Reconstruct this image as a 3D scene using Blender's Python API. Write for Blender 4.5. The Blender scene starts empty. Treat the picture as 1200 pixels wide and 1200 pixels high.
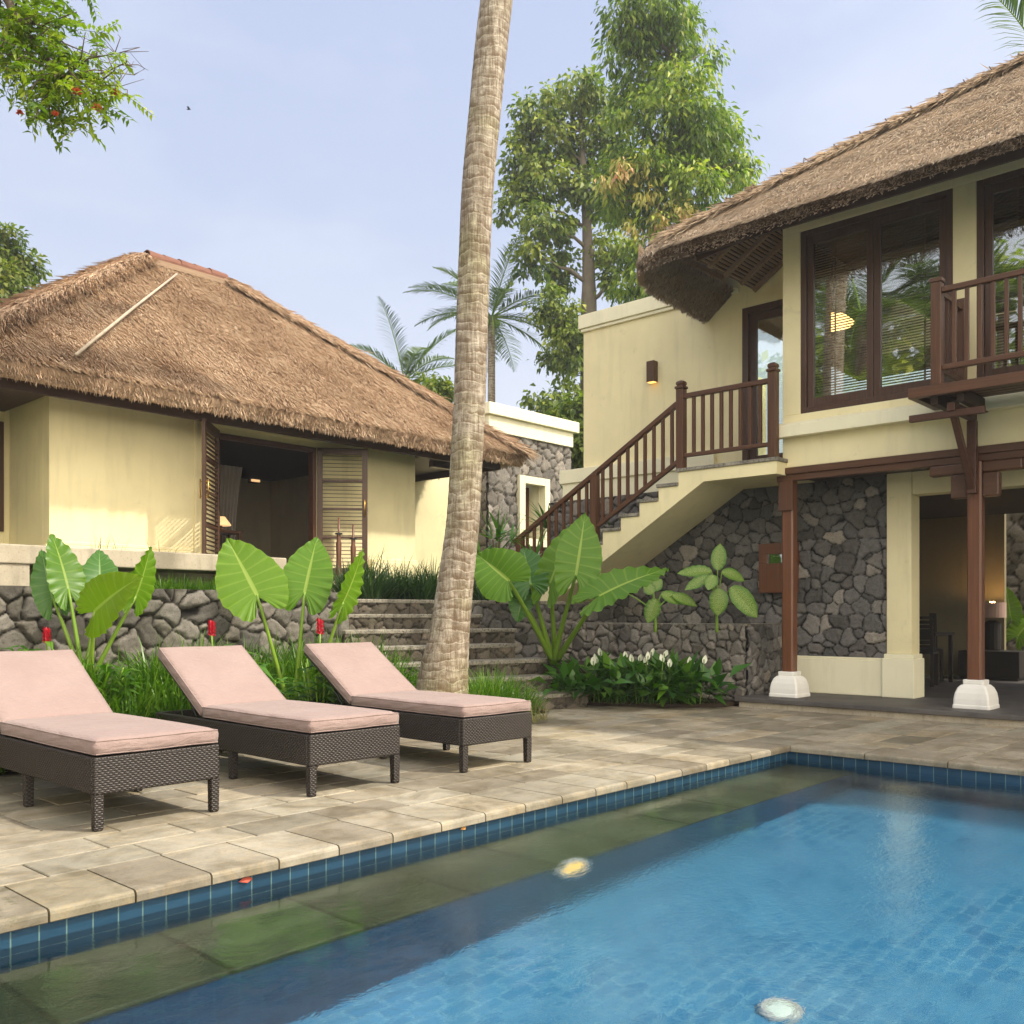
import bpy, math, random
import numpy as np
from mathutils import Vector, Matrix
random.seed(7)
RS = np.random.RandomState(11)
scene = bpy.context.scene
COL = scene.collection
R = math.radians
# ---------------------------------------------------------------- camera frame
F = 1108.6                       # focal length, in units of a 1200 wide frame
TH = R(42.616)
SN, CS = math.sin(TH), math.cos(TH)
EYE = Vector((0, 0, 1.1))
def at(u, v, Y):
    """world point seen at (u, v) of the 1200 px photograph, Y metres ahead"""
    x = (u - 600) / F * Y
    return Vector((SN * x + CS * Y, -CS * x + SN * Y, 1.1 - (v - 720) / F * Y))
def on_q(u, q):
    k = (u - 600) / F
    Y = q / (SN - CS * k)
    return (SN * k + CS) * Y
def on_p(u, p):
    k = (u - 600) / F
    Y = p / (SN * k + CS)
    return (SN - CS * k) * Y

# ---------------------------------------------------------------- node helper
class NT:
    def __init__(s, name):
        s.m = bpy.data.materials.new(name); s.m.use_nodes = True
        s.t = s.m.node_tree; s.b = s.t.nodes['Principled BSDF']; s.out = s.t.nodes['Material Output']
    def n(s, typ, **kw):
        nd = s.t.nodes.new('ShaderNode' + typ)
        for k, v in kw.items():
            if k.startswith('_'): setattr(nd, k[1:], v)
            else:
                key = k.replace('__', ' ')
                sock = nd.inputs[int(key[1:])] if key[0] == 'i' and key[1:].isdigit() else nd.inputs[key]
                if hasattr(v, 'is_output') or isinstance(v, bpy.types.NodeSocket): s.t.links.new(v, sock)
                else: sock.default_value = v
        return nd
    def link(s, a, b): s.t.links.new(a, b)
    def ramp(s, fac, stops):
        r = s.t.nodes.new('ShaderNodeValToRGB'); s.link(fac, r.inputs[0])
        e = r.color_ramp.elements
        while len(e) < len(stops): e.new(0.5)
        for el, (p, c) in zip(e, stops):
            el.position = p; el.color = (*c, 1) if len(c) == 3 else c
        return r.outputs[0]
    def mix(s, fac, a, b, mode='MIX'):
        m = s.t.nodes.new('ShaderNodeMix'); m.data_type = 'RGBA'; m.blend_type = mode
        for sock, v in ((m.inputs[0], fac), (m.inputs[6], a), (m.inputs[7], b)):
            if isinstance(v, bpy.types.NodeSocket): s.link(v, sock)
            else: sock.default_value = (*v, 1) if isinstance(v, tuple) and len(v) == 3 else v
        return m.outputs[2]
    def math(s, op, a, b=0.0, c=None):
        m = s.t.nodes.new('ShaderNodeMath'); m.operation = op
        for sock, v in zip(m.inputs, (a, b, c)):
            if v is None: continue
            if isinstance(v, bpy.types.NodeSocket): s.link(v, sock)
            else: sock.default_value = v
        return m.outputs[0]
    def obj(s): return s.n('TexCoord').outputs['Object']
    def uv(s): return s.n('UVMap').outputs[0]
    def attr(s, name='rnd'): return s.n('Attribute', _attribute_name=name)
    def noise(s, vec, scale, detail=4, rough=.55, dist=0):
        return s.n('TexNoise', Vector=vec, Scale=scale, Detail=detail, Roughness=rough, Distortion=dist).outputs[0]
    def mapping(s, vec, scale=(1, 1, 1), rot=(0, 0, 0)):
        return s.n('Mapping', Vector=vec, Scale=scale, Rotation=rot).outputs[0]
    def bump(s, h, strength, dist=.01):
        b = s.n('Bump', Height=h, Strength=strength, Distance=dist)
        s.link(b.outputs[0], s.b.inputs['Normal']); return b
    def base(s, c):
        if isinstance(c, bpy.types.NodeSocket): s.link(c, s.b.inputs['Base Color'])
        else: s.b.inputs['Base Color'].default_value = (*c, 1)
    def set(s, rough=None, spec=None, metal=None):
        for k, v in (('Roughness', rough), ('Specular IOR Level', spec), ('Metallic', metal)):
            if v is None: continue
            if isinstance(v, bpy.types.NodeSocket): s.link(v, s.b.inputs[k])
            else: s.b.inputs[k].default_value = v

def shade(c, k): return tuple(min(1, x * k) for x in c)

def m_plaster(name, c, stain=.12):
    t = NT(name); o = t.obj()
    n1 = t.noise(o, .9, 5, .6); n2 = t.noise(t.mapping(o, (5, 5, .7)), 1.2, 4, .6)
    c1 = t.mix(t.ramp(n1, [(.35, (0, 0, 0)), (.7, (1, 1, 1))]), shade(c, 1 - stain), shade(c, 1.04))
    c2 = t.mix(t.math('MULTIPLY', t.ramp(n2, [(.52, (0, 0, 0)), (.8, (1, 1, 1))]), .45), c1, shade(c, .68))
    n6 = t.noise(o, 2.6, 8, .75, .8)
    c2 = t.mix(t.ramp(n6, [(.60, (0, 0, 0)), (.68, (.22, .22, .22)), (.8, (.4, .4, .4))]), c2, (.36, .33, .22))
    t.base(c2); t.set(rough=.85, spec=.25)
    t.bump(t.noise(o, 60, 4), .12, .01)
    return t.m
def m_wood(name, c, rough=.45, axis='z', var=.35, spec=.4):
    t = NT(name); o = t.obj()
    sc = {'x': (.6, 14, 14), 'y': (14, .6, 14), 'z': (14, 14, .6)}[axis]
    n = t.noise(t.mapping(o, sc), 3, 6, .65, .4)
    n2 = t.noise(o, 1.7, 3)
    col = t.ramp(n, [(.3, shade(c, 1 - var)), (.55, c), (.75, shade(c, 1 + var))])
    col = t.mix(t.math('MULTIPLY', n2, .35), col, shade(c, .6))
    t.base(col); t.set(rough=rough, spec=spec); t.bump(n, .15, .004)
    return t.m
def m_plain(name, c, rough=.6, spec=.3, metal=0, nz=.15, scale=8):
    t = NT(name); o = t.obj()
    n = t.noise(o, scale, 4)
    t.base(t.mix(n, shade(c, 1 - nz), shade(c, 1 + nz))); t.set(rough, spec, metal)
    t.bump(t.noise(o, scale * 8, 3), .08, .005)
    return t.m
def m_stone(name, dark, mid, light, joint, moss=.0):
    t = NT(name); o = t.obj(); a = t.attr()
    sep = t.n('SeparateColor', Color=a.outputs['Color'])
    c = t.ramp(sep.outputs[0], [(0, dark), (.5, mid), (.86, shade(mid, 1.25)), (1, light)])
    warm = t.mix(.5, c, (1.12, .96, .80), 'MULTIPLY')
    c = t.mix(t.math('MULTIPLY', sep.outputs[1], .55), c, warm)
    n = t.noise(o, 17, 9, .75); n2 = t.noise(o, 60, 7, .75); n3 = t.noise(o, 3.5, 5, .6)
    c = t.mix(t.ramp(n, [(.3, (0, 0, 0)), (.75, (1, 1, 1))]), t.mix(.6, c, (.5, .5, .5), 'MULTIPLY'), t.mix(.35, c, (1.5, 1.5, 1.5), 'MULTIPLY'))
    pit = t.ramp(n2, [(.36, (0, 0, 0)), (.46, (1, 1, 1))])
    c = t.mix(pit, t.mix(1, c, (.45, .45, .45), 'MULTIPLY'), c)
    if moss:
        c = t.mix(t.math('MULTIPLY', t.ramp(n3, [(.5, (0, 0, 0)), (.72, (1, 1, 1))]), moss), c, (.07, .085, .035))
    c = t.mix(sep.outputs[2], c, joint)
    t.base(c); t.set(.9, .2)
    h = t.math('ADD', t.math('MULTIPLY', n, .7), t.math('MULTIPLY', n2, .5))
    t.bump(h, .85, .014)
    return t.m
def m_leaf(name, stops, rough=.45, transl=.35, spec=.35, vein=None, tint=(.9, 1.15, .35), VK=.28, spots=None):
    """stops: colour ramp over the per-leaf random value; vein: uses UV stripes"""
    t = NT(name); a = t.attr()
    sep = t.n('SeparateColor', Color=a.outputs['Color'])
    c = t.ramp(sep.outputs[0], stops)
    if vein:
        uv = t.n('SeparateXYZ', Vector=t.uv())
        fr = t.math('ABSOLUTE', t.math('SUBTRACT', t.math('FRACT', uv.outputs[0]), .5))
        line = t.ramp(fr, [(0, (1, 1, 1)), (.05, (.8, .8, .8)), (.12, (0, 0, 0))])
        mid = t.ramp(uv.outputs[1], [(0, (1, 1, 1)), (.045, (1, 1, 1)), (.075, (0, 0, 0))])
        k = t.math('MAXIMUM', t.math('MULTIPLY', line, VK), mid)
        patch = t.noise(t.obj(), 9, 4)
        c = t.mix(t.math('MULTIPLY', patch, .45), c, t.mix(1, c, (.55, .75, .5), 'MULTIPLY'))
        if spots:
            sn = t.n('TexNoise', Vector=t.mapping(t.uv(), (2.2, 7, 1)), Scale=2.2, Detail=5, Roughness=.7).outputs[0]
            inner = t.ramp(uv.outputs[1], [(0, (1, 1, 1)), (.55, (1, 1, 1)), (.92, (0, 0, 0))])
            c = t.mix(t.math('MULTIPLY', t.ramp(sn, [(.48, (0, 0, 0)), (.56, (.85, .85, .85))]), inner), c, spots)
        edge = t.ramp(uv.outputs[1], [(.0, (0, 0, 0)), (.9, (0, 0, 0)), (1, (1, 1, 1))])
        c = t.mix(t.math('MULTIPLY', edge, .35), c, t.mix(1, c, (1.5, 1.3, .6), 'MULTIPLY'))
        bs = t.noise(t.obj(), 26, 5, .7)
        c = t.mix(t.math('MULTIPLY', t.ramp(bs, [(.66, (0, 0, 0)), (.72, (1, 1, 1))]), t.math('MULTIPLY_ADD', edge, .8, .2)), c, (.20, .13, .035))
        c = t.mix(k, c, vein)
        t.bump(t.math('MULTIPLY', fr, -1), .25, .01)
    t.base(c); t.set(rough, spec)
    tr = t.n('BsdfTranslucent', Color=t.mix(1, c, tint, 'MULTIPLY'))
    mx = t.n('MixShader', i0=transl, i1=t.b.outputs[0], i2=tr.outputs[0])
    t.link(mx.outputs[0], t.out.inputs[0])
    return t.m
def m_emit(name, c, s):
    t = NT(name); t.base(c)
    t.b.inputs['Emission Color'].default_value = (*c, 1); t.b.inputs['Emission Strength'].default_value = s
    return t.m
def m_glass(name, tint=(.9, .95, .9), refl=1.0):
    t = NT(name)
    fr = t.n('Fresnel', IOR=1.7)
    gl = t.n('BsdfGlossy', Color=(1, 1, 1, 1), Roughness=.015)
    wob = t.n('Bump', Height=t.noise(t.obj(), 1.3, 2), Strength=.035, Distance=.02)
    t.link(wob.outputs[0], gl.inputs['Normal'])
    tr = t.n('BsdfTransparent', Color=(*tint, 1))
    f = t.math('MINIMUM', t.math('MULTIPLY_ADD', fr.outputs[0], refl, .14), 1.0)
    mx = t.n('MixShader', i0=f, i1=tr.outputs[0], i2=gl.outputs[0])
    t.link(mx.outputs[0], t.out.inputs[0])
    return t.m

CREAM = (.85, .755, .455)
M = {}
M['cream'] = m_plaster('cream_plaster', CREAM)
M['trim'] = m_plaster('pale_plaster', (.85, .80, .57), .06)
M['white'] = m_plaster('white_plaster', (.80, .78, .72), .08)
M['wood'] = m_wood('dark_wood_upright', (.085, .034, .018), .42)
M['wood_x'] = m_wood('dark_wood_along_x', (.085, .034, .018), .42, 'x')
M['wood_y'] = m_wood('dark_wood_along_y', (.085, .034, .018), .42, 'y')
M['rail'] = m_wood('railing_wood', (.105, .045, .021), .4)
M['rail_y'] = m_wood('railing_wood_along', (.105, .045, .021), .4, 'y')
M['col'] = m_wood('column_wood', (.15, .056, .024), .34, spec=.5)
M['frame'] = m_wood('window_frame_wood', (.085, .042, .024), .4)
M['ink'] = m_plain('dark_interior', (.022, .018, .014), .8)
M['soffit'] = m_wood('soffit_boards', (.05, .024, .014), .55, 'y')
M['lath'] = m_wood('bamboo_lath', (.30, .20, .12), .7, 'x')
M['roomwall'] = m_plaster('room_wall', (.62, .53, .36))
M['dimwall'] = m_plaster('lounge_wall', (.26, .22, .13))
M['stone_left'] = m_stone('boulder_stone', (.09, .084, .074), (.165, .153, .133), (.27, .25, .215), (.014, .012, .010), .30)
M['stone_wall'] = m_stone('lava_stone', (.080, .077, .073), (.155, .149, .140), (.34, .31, .265), (.016, .014, .013), .15)
M['stone_wing'] = m_stone('brown_lava_stone', (.125, .115, .102), (.215, .198, .172), (.36, .325, .28), (.04, .033, .028))
M['stone_step'] = m_stone('step_stone', (.06, .052, .042), (.12, .104, .082), (.24, .20, .155), (.016, .014, .011), .3)
M['bronze'] = m_plain('brass', (.45, .26, .07), .35, .5, 1)
M['glow'] = m_emit('lamp_glow', (1, .55, .2), 3.0)
M['shade_glow'] = m_emit('lamp_shade_lit', (1, .62, .28), .5)
M['steel'] = m_plain('dark_metal', (.05, .05, .05), .4, .5, .8)
M['soil'] = m_plain('soil', (.045, .032, .022), .95, .1, 0, .4, 6)

def _capstone():
    t = NT('cap_stone'); o = t.obj()
    n = t.noise(o, 5, 7, .65); n2 = t.noise(o, 40, 5, .7)
    c = t.ramp(n, [(.3, (.13, .118, .092)), (.5, (.25, .228, .182)), (.72, (.36, .325, .26))])
    c = t.mix(t.ramp(n2, [(.35, (1, 1, 1)), (.5, (0, 0, 0))]), c, (.06, .055, .042))
    t.base(c); t.set(.85, .25); t.bump(t.math('ADD', n, n2), .3, .01); return t.m
M['cap'] = _capstone()
def _concrete():
    t = NT('old_concrete'); o = t.obj()
    n = t.noise(o, 2.2, 7, .65); n2 = t.noise(o, 45, 5, .7); n3 = t.noise(t.mapping(o, (6, 6, .8)), 1.6, 4)
    c = t.ramp(n, [(.3, (.36, .31, .23)), (.6, (.48, .42, .32)), (.8, (.55, .49, .37))])
    c = t.mix(t.math('MULTIPLY', t.ramp(n3, [(.5, (0, 0, 0)), (.75, (1, 1, 1))]), .5), c, (.17, .15, .11))
    c = t.mix(t.ramp(n2, [(.33, (.5, .5, .5)), (.45, (0, 0, 0))]), c, (.15, .13, .10))
    t.base(c); t.set(.85, .2); t.bump(n2, .2, .008); return t.m
M['concrete'] = _concrete()
def _porch():
    t = NT('porch_stone'); o = t.obj()
    n = t.noise(o, 3, 7, .65); n2 = t.noise(t.mapping(o, (8, 8, 1)), 2, 5, .6)
    c = t.ramp(n, [(.3, (.05, .045, .042)), (.7, (.11, .10, .092))])
    t.base(c); t.set(.6, .4); t.bump(n, .2, .01); return t.m
M['porch'] = _porch()
def _deck():
    t = NT('sandstone_paving'); o = t.obj(); a = t.attr()
    sep = t.n('SeparateColor', Color=a.outputs['Color'])
    c = t.ramp(sep.outputs[0], [(0, (.205, .178, .132)), (.25, (.265, .232, .175)), (.55, (.31, .275, .21)), (.8, (.35, .315, .245)), (1, (.34, .282, .19))])
    c = t.mix(t.math('MULTIPLY', sep.outputs[1], .6), c, t.mix(1, c, (.80, .86, .88), 'MULTIPLY'))
    n = t.noise(o, 3.2, 8, .68, .6); n2 = t.noise(o, 55, 6, .72); n3 = t.noise(o, .8, 5, .6)
    c = t.mix(t.ramp(n, [(.36, (.9, .9, .9)), (.58, (0, 0, 0))]), c, t.mix(1, c, (.55, .52, .45), 'MULTIPLY'))
    n5 = t.noise(t.mapping(o, (1, 3.2, 1), (0, 0, .5)), 6, 8, .75, 1.2)
    c = t.mix(t.ramp(n5, [(.50, (0, 0, 0)), (.60, (.55, .55, .55)), (.66, (0, 0, 0))]), c, t.mix(1, c, (1.35, 1.22, 1.0), 'MULTIPLY'))
    c = t.mix(t.ramp(n5, [(.30, (.6, .6, .6)), (.42, (0, 0, 0))]), c, t.mix(1, c, (.72, .64, .5), 'MULTIPLY'))
    c = t.mix(t.ramp(n3, [(.48, (0, 0, 0)), (.7, (.75, .75, .75))]), c, t.mix(1, c, (.62, .62, .60), 'MULTIPLY'))
    c = t.mix(t.ramp(n2, [(.32, (.6, .6, .6)), (.45, (0, 0, 0))]), c, t.mix(1, c, (.55, .52, .45), 'MULTIPLY'))
    n4 = t.noise(o, 9, 7, .75)
    blot = t.math('MULTIPLY', t.ramp(n4, [(.55, (0, 0, 0)), (.66, (1, 1, 1))]), sep.outputs[2])
    c = t.mix(blot, c, (.11, .10, .055))
    t.base(c); t.set(t.ramp(n, [(.3, (.55, .55, .55)), (.7, (.8, .8, .8))]), .3)
    t.bump(t.math('ADD', n2, t.math('MULTIPLY', n, 2)), .22, .006); return t.m
M['deck'] = _deck()
M['joint'] = m_plain('paving_joint', (.035, .03, .02), .95, .1)
def _thatch():
    t = NT('alang_thatch'); o = t.obj(); a = t.attr()
    sep = t.n('SeparateColor', Color=a.outputs['Color'])
    c = t.ramp(sep.outputs[0], [(0, (.36, .24, .15)), (.3, (.64, .455, .31)), (.7, (.79, .60, .42)), (1, (.86, .72, .54))])
    n = t.noise(o, .9, 4, .6)
    c = t.mix(t.ramp(n, [(.4, (0, 0, 0)), (.68, (1, 1, 1))]), c, t.mix(1, c, (.78, .73, .68), 'MULTIPLY'))
    t.base(c); t.set(.8, .2)
    tr = t.n('BsdfTranslucent', Color=c)
    mx = t.n('MixShader', i0=.15, i1=t.b.outputs[0], i2=tr.outputs[0])
    t.link(mx.outputs[0], t.out.inputs[0]); return t.m
M['thatch'] = _thatch()
def _thatch2():
    t = NT('weathered_thatch'); o = t.obj(); a = t.attr()
    sep = t.n('SeparateColor', Color=a.outputs['Color'])
    c = t.ramp(sep.outputs[0], [(0, (.13, .09, .06)), (.14, (.36, .26, .18)), (.35, (.64, .50, .36)), (.7, (.78, .63, .46)), (1, (.86, .74, .58))])
    n = t.noise(o, 1.1, 4, .6)
    c = t.mix(t.ramp(n, [(.45, (0, 0, 0)), (.7, (1, 1, 1))]), c, t.mix(1, c, (.80, .77, .74), 'MULTIPLY'))
    t.base(c); t.set(.8, .2)
    tr = t.n('BsdfTranslucent', Color=c); mx = t.n('MixShader', i0=.22, i1=t.b.outputs[0], i2=tr.outputs[0]); t.link(mx.outputs[0], t.out.inputs[0]); return t.m
M['thatch2'] = _thatch2()
def _wicker():
    t = NT('woven_wicker'); s = t.n('SeparateXYZ', Vector=t.uv())
    v = t.math('DIVIDE', s.outputs[1], .0115); row = t.math('FLOOR', v)
    par = t.math('MULTIPLY', t.math('FRACT', t.math('MULTIPLY', row, .5)), 2.0)
    ph = t.math('ADD', t.math('DIVIDE', s.outputs[0], .0145), par)
    bulge = t.math('MULTIPLY_ADD', t.math('COSINE', t.math('MULTIPLY', ph, math.pi)), .5, .5)
    band = t.math('SINE', t.math('MULTIPLY', t.math('FRACT', v), math.pi))
    h = t.math('MULTIPLY', t.math('POWER', band, .6), t.math('MULTIPLY_ADD', bulge, .8, .2))
    n = t.noise(t.obj(), 30, 3)
    c = t.ramp(h, [(.1, (.008, .006, .005)), (.45, (.026, .0195, .015)), (.9, (.064, .049, .039))])
    c = t.mix(t.math('MULTIPLY', n, .5), c, t.mix(1, c, (.55, .52, .5), 'MULTIPLY'))
    t.base(c); t.set(.4, .5); t.bump(h, .8, .006); return t.m
M['wicker'] = _wicker()
def _cushion():
    t = NT('dusty_pink_canvas'); o = t.obj()
    n = t.noise(o, 3, 4, .6); n2 = t.noise(t.mapping(o, (6, 6, 1.5)), 2.2, 3, .5)
    c = t.mix(t.ramp(n, [(.3, (0, 0, 0)), (.7, (1, 1, 1))]), (.265, .186, .166), (.30, .218, .194))
    t.base(c); t.set(.82, .25); 
    w = t.n('TexNoise', Vector=o, Scale=420, Detail=2).outputs[0]
    wr = t.noise(t.mapping(o, (2, 1.2, 7), (.2, .1, .6)), 2.6, 5, .6, 1.0)
    h = t.math('ADD', t.math('ADD', t.math('MULTIPLY', n2, 2.5), t.math('MULTIPLY', wr, 3.5)), t.math('MULTIPLY', w, .25))
    t.bump(h, .38, .014)
    t.b.inputs['Sheen Weight'].default_value = .15
    return t.m
M['cushion'] = _cushion()
M['piping'] = m_plain('cushion_piping', (.45, .26, .21), .8)
def _tile(name, c1, c2, grout, w, h, off, mort, rough, depthvar=.5):
    t = NT(name); uv = t.uv()
    b = t.n('TexBrick', Vector=uv, Color1=(*c1, 1), Color2=(*c2, 1), Mortar=(*grout, 1), Scale=1.0)
    b.offset = off
    b.inputs['Mortar Size'].default_value = mort; b.inputs['Mortar Smooth'].default_value = .2
    b.inputs['Brick Width'].default_value = w; b.inputs['Row Height'].default_value = h
    n = t.noise(t.obj(), 2.5, 5, .6); n2 = t.noise(t.mapping(t.obj(), (3, 3, 30)), 3, 4, .6)
    c = t.mix(t.ramp(n, [(.35, (.5, .5, .5)), (.65, (0, 0, 0))]), b.outputs[0], t.mix(1, b.outputs[0], (.6, .72, .78), 'MULTIPLY'))
    c = t.mix(t.math('MULTIPLY', n2, .3), c, t.mix(1, c, (.6, .7, .8), 'MULTIPLY'))
    t.base(c); t.set(rough, .5)
    t.bump(t.math('SUBTRACT', 1.0, b.outputs['Fac']), .3, .003); return t.m
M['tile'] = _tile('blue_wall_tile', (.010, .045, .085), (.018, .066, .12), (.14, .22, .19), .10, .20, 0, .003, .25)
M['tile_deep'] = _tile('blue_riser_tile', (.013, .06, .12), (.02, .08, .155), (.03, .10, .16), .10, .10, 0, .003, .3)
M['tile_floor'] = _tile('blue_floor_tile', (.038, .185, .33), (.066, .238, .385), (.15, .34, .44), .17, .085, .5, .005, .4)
def _benchslab():
    t = NT('green_slate_bench'); o = t.obj()
    n = t.noise(o, 2.2, 7, .65, .4); n2 = t.noise(o, 25, 5, .6)
    c = t.ramp(n, [(.3, (.018, .025, .012)), (.5, (.040, .050, .026)), (.7, (.075, .085, .05))])
    uv = t.uv()
    b = t.n('TexBrick', Vector=uv, Color1=(.60, .62, .6, 1), Color2=(1.55, 1.55, 1.5, 1), Mortar=(.35, .35, .3, 1), Scale=1.0); b.offset = 0
    b.inputs['Mortar Size'].default_value = .014; b.inputs['Brick Width'].default_value = .62; b.inputs['Row Height'].default_value = 2.0
    c = t.mix(1, c, b.outputs[0], 'MULTIPLY')
    c = t.mix(t.math('MULTIPLY', n2, .3), c, (.05, .07, .02))
    t.base(c); t.set(.6, .3); return t.m
M['bench'] = _benchslab()
def _water():
    t = NT('pool_water'); o = t.obj()
    big = t.noise(o, 2.4, 3, .5, .3)
    s1 = t.noise(t.mapping(o, (1, 1.35, 1), (0, 0, R(25))), 7, 4, .6, .5)
    s2 = t.noise(t.mapping(o, (1, 1.7, 1), (0, 0, R(15))), 26, 4, .6, .4)
    gust = t.ramp(t.noise(o, .55, 2, .5), [(.42, (.12, .12, .12)), (.62, (1, 1, 1))])
    h = t.math('ADD', t.math('MULTIPLY', big, .45), t.math('ADD', t.math('MULTIPLY', s1, .30), t.math('MULTIPLY', t.math('MULTIPLY', s2, .50), gust)))
    b = t.n('Bump', Height=h, Strength=.22, Distance=.03)
    g = t.n('BsdfGlass', Color=(.90, .97, 1.0, 1), Roughness=.0, IOR=1.333, Normal=b.outputs[0])
    t.link(g.outputs[0], t.out.inputs[0]); return t.m
M['water'] = _water()
# plants
M['alo'] = m_leaf('elephant_ear_leaf', [(0, (.05, .14, .004)), (.5, (.115, .25, .006)), (1, (.23, .35, .010))], .38, .42, .4, vein=(.30, .42, .07))
M['alo_dark'] = m_leaf('elephant_ear_dark_leaf', [(0, (.02, .075, .010)), (.5, (.05, .15, .018)), (1, (.10, .23, .03))], .35, .3, .4, vein=(.2, .32, .10))
M['petiole'] = m_leaf('leaf_stalk', [(0, (.13, .25, .02)), (1, (.24, .36, .04))], .4, .1)
M['dief'] = m_leaf('dumb_cane_leaf', [(0, (.05, .14, .012)), (1, (.10, .23, .02))], .4, .3, vein=(.22, .32, .09), VK=.2, spots=(.46, .52, .16))
M['grass'] = m_leaf('lily_grass', [(0, (.035, .10, .006)), (.5, (.10, .22, .010)), (1, (.26, .38, .04))], .35, .35, .5)
M['grass_dark'] = m_leaf('mondo_grass', [(0, (.012, .035, .010)), (.5, (.03, .075, .018)), (1, (.08, .14, .035))], .45, .3)
M['grass_dry'] = m_leaf('dry_grass', [(0, (.16, .17, .05)), (1, (.36, .30, .13))], .6, .3)
M['lily'] = m_leaf('peace_lily_leaf', [(0, (.02, .075, .010)), (.5, (.045, .14, .014)), (1, (.11, .24, .02))], .35, .3, .45)
M['spathe'] = m_plain('white_spathe', (.75, .76, .62), .5)
M['ginger'] = m_leaf('ginger_leaf', [(0, (.03, .10, .012)), (.5, (.075, .19, .02)), (1, (.15, .30, .03))], .4, .35)
M['red'] = m_plain('red_bract', (.42, .008, .022), .45)
M['coral'] = m_plain('coral_blossom', (.60, .10, .035), .5)
M['treeA'] = m_leaf('broad_tree_leaf', [(0, (.05, .10, .018)), (.45, (.19, .25, .03)), (.8, (.38, .42, .06)), (1, (.52, .52, .10))], .5, .4)
M['treeB'] = m_leaf('mango_like_leaf', [(0, (.05, .11, .012)), (.45, (.19, .28, .02)), (.8, (.37, .44, .04)), (1, (.52, .52, .07))], .5, .42)
M['pinkleaf'] = m_leaf('young_pink_leaf', [(0, (.60, .34, .20)), (.22, (.50, .44, .13)), (1, (.36, .42, .07))], .5, .4, tint=(1.1, .8, .5))
M['treeY'] = m_leaf('yellow_green_leaf', [(0, (.06, .10, .02)), (.5, (.15, .20, .03)), (1, (.30, .30, .06))], .5, .45)
M['palmleaf'] = m_leaf('palm_leaflet', [(0, (.05, .09, .035)), (.5, (.11, .165, .06)), (1, (.24, .27, .10))], .4, .35, .45)
M['bark'] = m_plain('tree_bark', (.20, .165, .125), .9, .15, 0, .35, 5)
M['twig'] = m_plain('twig_bark', (.13, .095, .075), .9, .15, 0, .3, 9)

def _palmtrunk():
    t = NT('coconut_trunk'); o = t.obj()
    s = t.n('SeparateXYZ', Vector=o)
    wob = t.noise(o, 3, 4, .6)
    zz = t.math('ADD', s.outputs[2], t.math('MULTIPLY', wob, .22))
    ring = t.math('FRACT', t.math('MULTIPLY', zz, 10.5))
    n = t.noise(t.mapping(o, (4, 4, 1.2)), 2.4, 6, .65); n2 = t.noise(t.mapping(o, (30, 30, 3)), 1.5, 5, .7)
    n3 = t.noise(t.mapping(o, (1, 1, 1.8)), 7, 6, .72)
    c = t.ramp(n, [(.3, (.24, .195, .145)), (.5, (.42, .36, .28)), (.7, (.60, .53, .43))])
    c = t.mix(t.ramp(n2, [(.38, (.7, .7, .7)), (.55, (0, 0, 0))]), c, (.15, .105, .065))
    rl = t.ramp(ring, [(0, (1, 1, 1)), (.10, (.9, .9, .9)), (.16, (0, 0, 0)), (.9, (0, 0, 0)), (1, (1, 1, 1))])
    band = t.math('MULTIPLY', rl, t.ramp(n3, [(.45, (0, 0, 0)), (.64, (.3, .3, .3))]))
    c = t.mix(band, c, (.62, .55, .44))
    stain = t.math('MULTIPLY', t.ramp(ring, [(.08, (0, 0, 0)), (.16, (1, 1, 1)), (.7, (.6, .6, .6)), (1, (0, 0, 0))]), t.ramp(n3, [(.42, (0, 0, 0)), (.55, (1, 1, 1))]))
    c = t.mix(t.math('MULTIPLY', stain, .8), c, (.12, .075, .04))
    mossn = t.ramp(t.noise(o, 1.6, 4), [(.52, (0, 0, 0)), (.7, (.5, .5, .5))])
    c = t.mix(mossn, c, t.mix(1, c, (.75, .85, .45), 'MULTIPLY'))
    t.base(c); t.set(.9, .15)
    t.bump(t.math('ADD', t.math('MULTIPLY', rl, .25), t.math('ADD', n3, n2)), .6, .02); return t.m
M['palmtrunk'] = _palmtrunk()
def _blind():
    t = NT('bamboo_blind')
    c = t.ramp(t.noise(t.mapping(t.obj(), (30, 2, 30)), 3, 4), [(.3, (.12, .07, .04)), (.7, (.25, .155, .095))])
    t.base(c); t.set(.6, .3); return t.m
M['blind'] = _blind()
M['glass'] = m_glass('window_glass')
M['terra'] = m_plain('terracotta', (.19, .09, .062), .85, .2, 0, .45, 5)
M['fabric'] = m_plain('curtain_cloth', (.24, .215, .185), .9, .1)
M['lampmetal'] = m_plain('bronze_lamp', (.10, .055, .03), .5, .4, .4)
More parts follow.
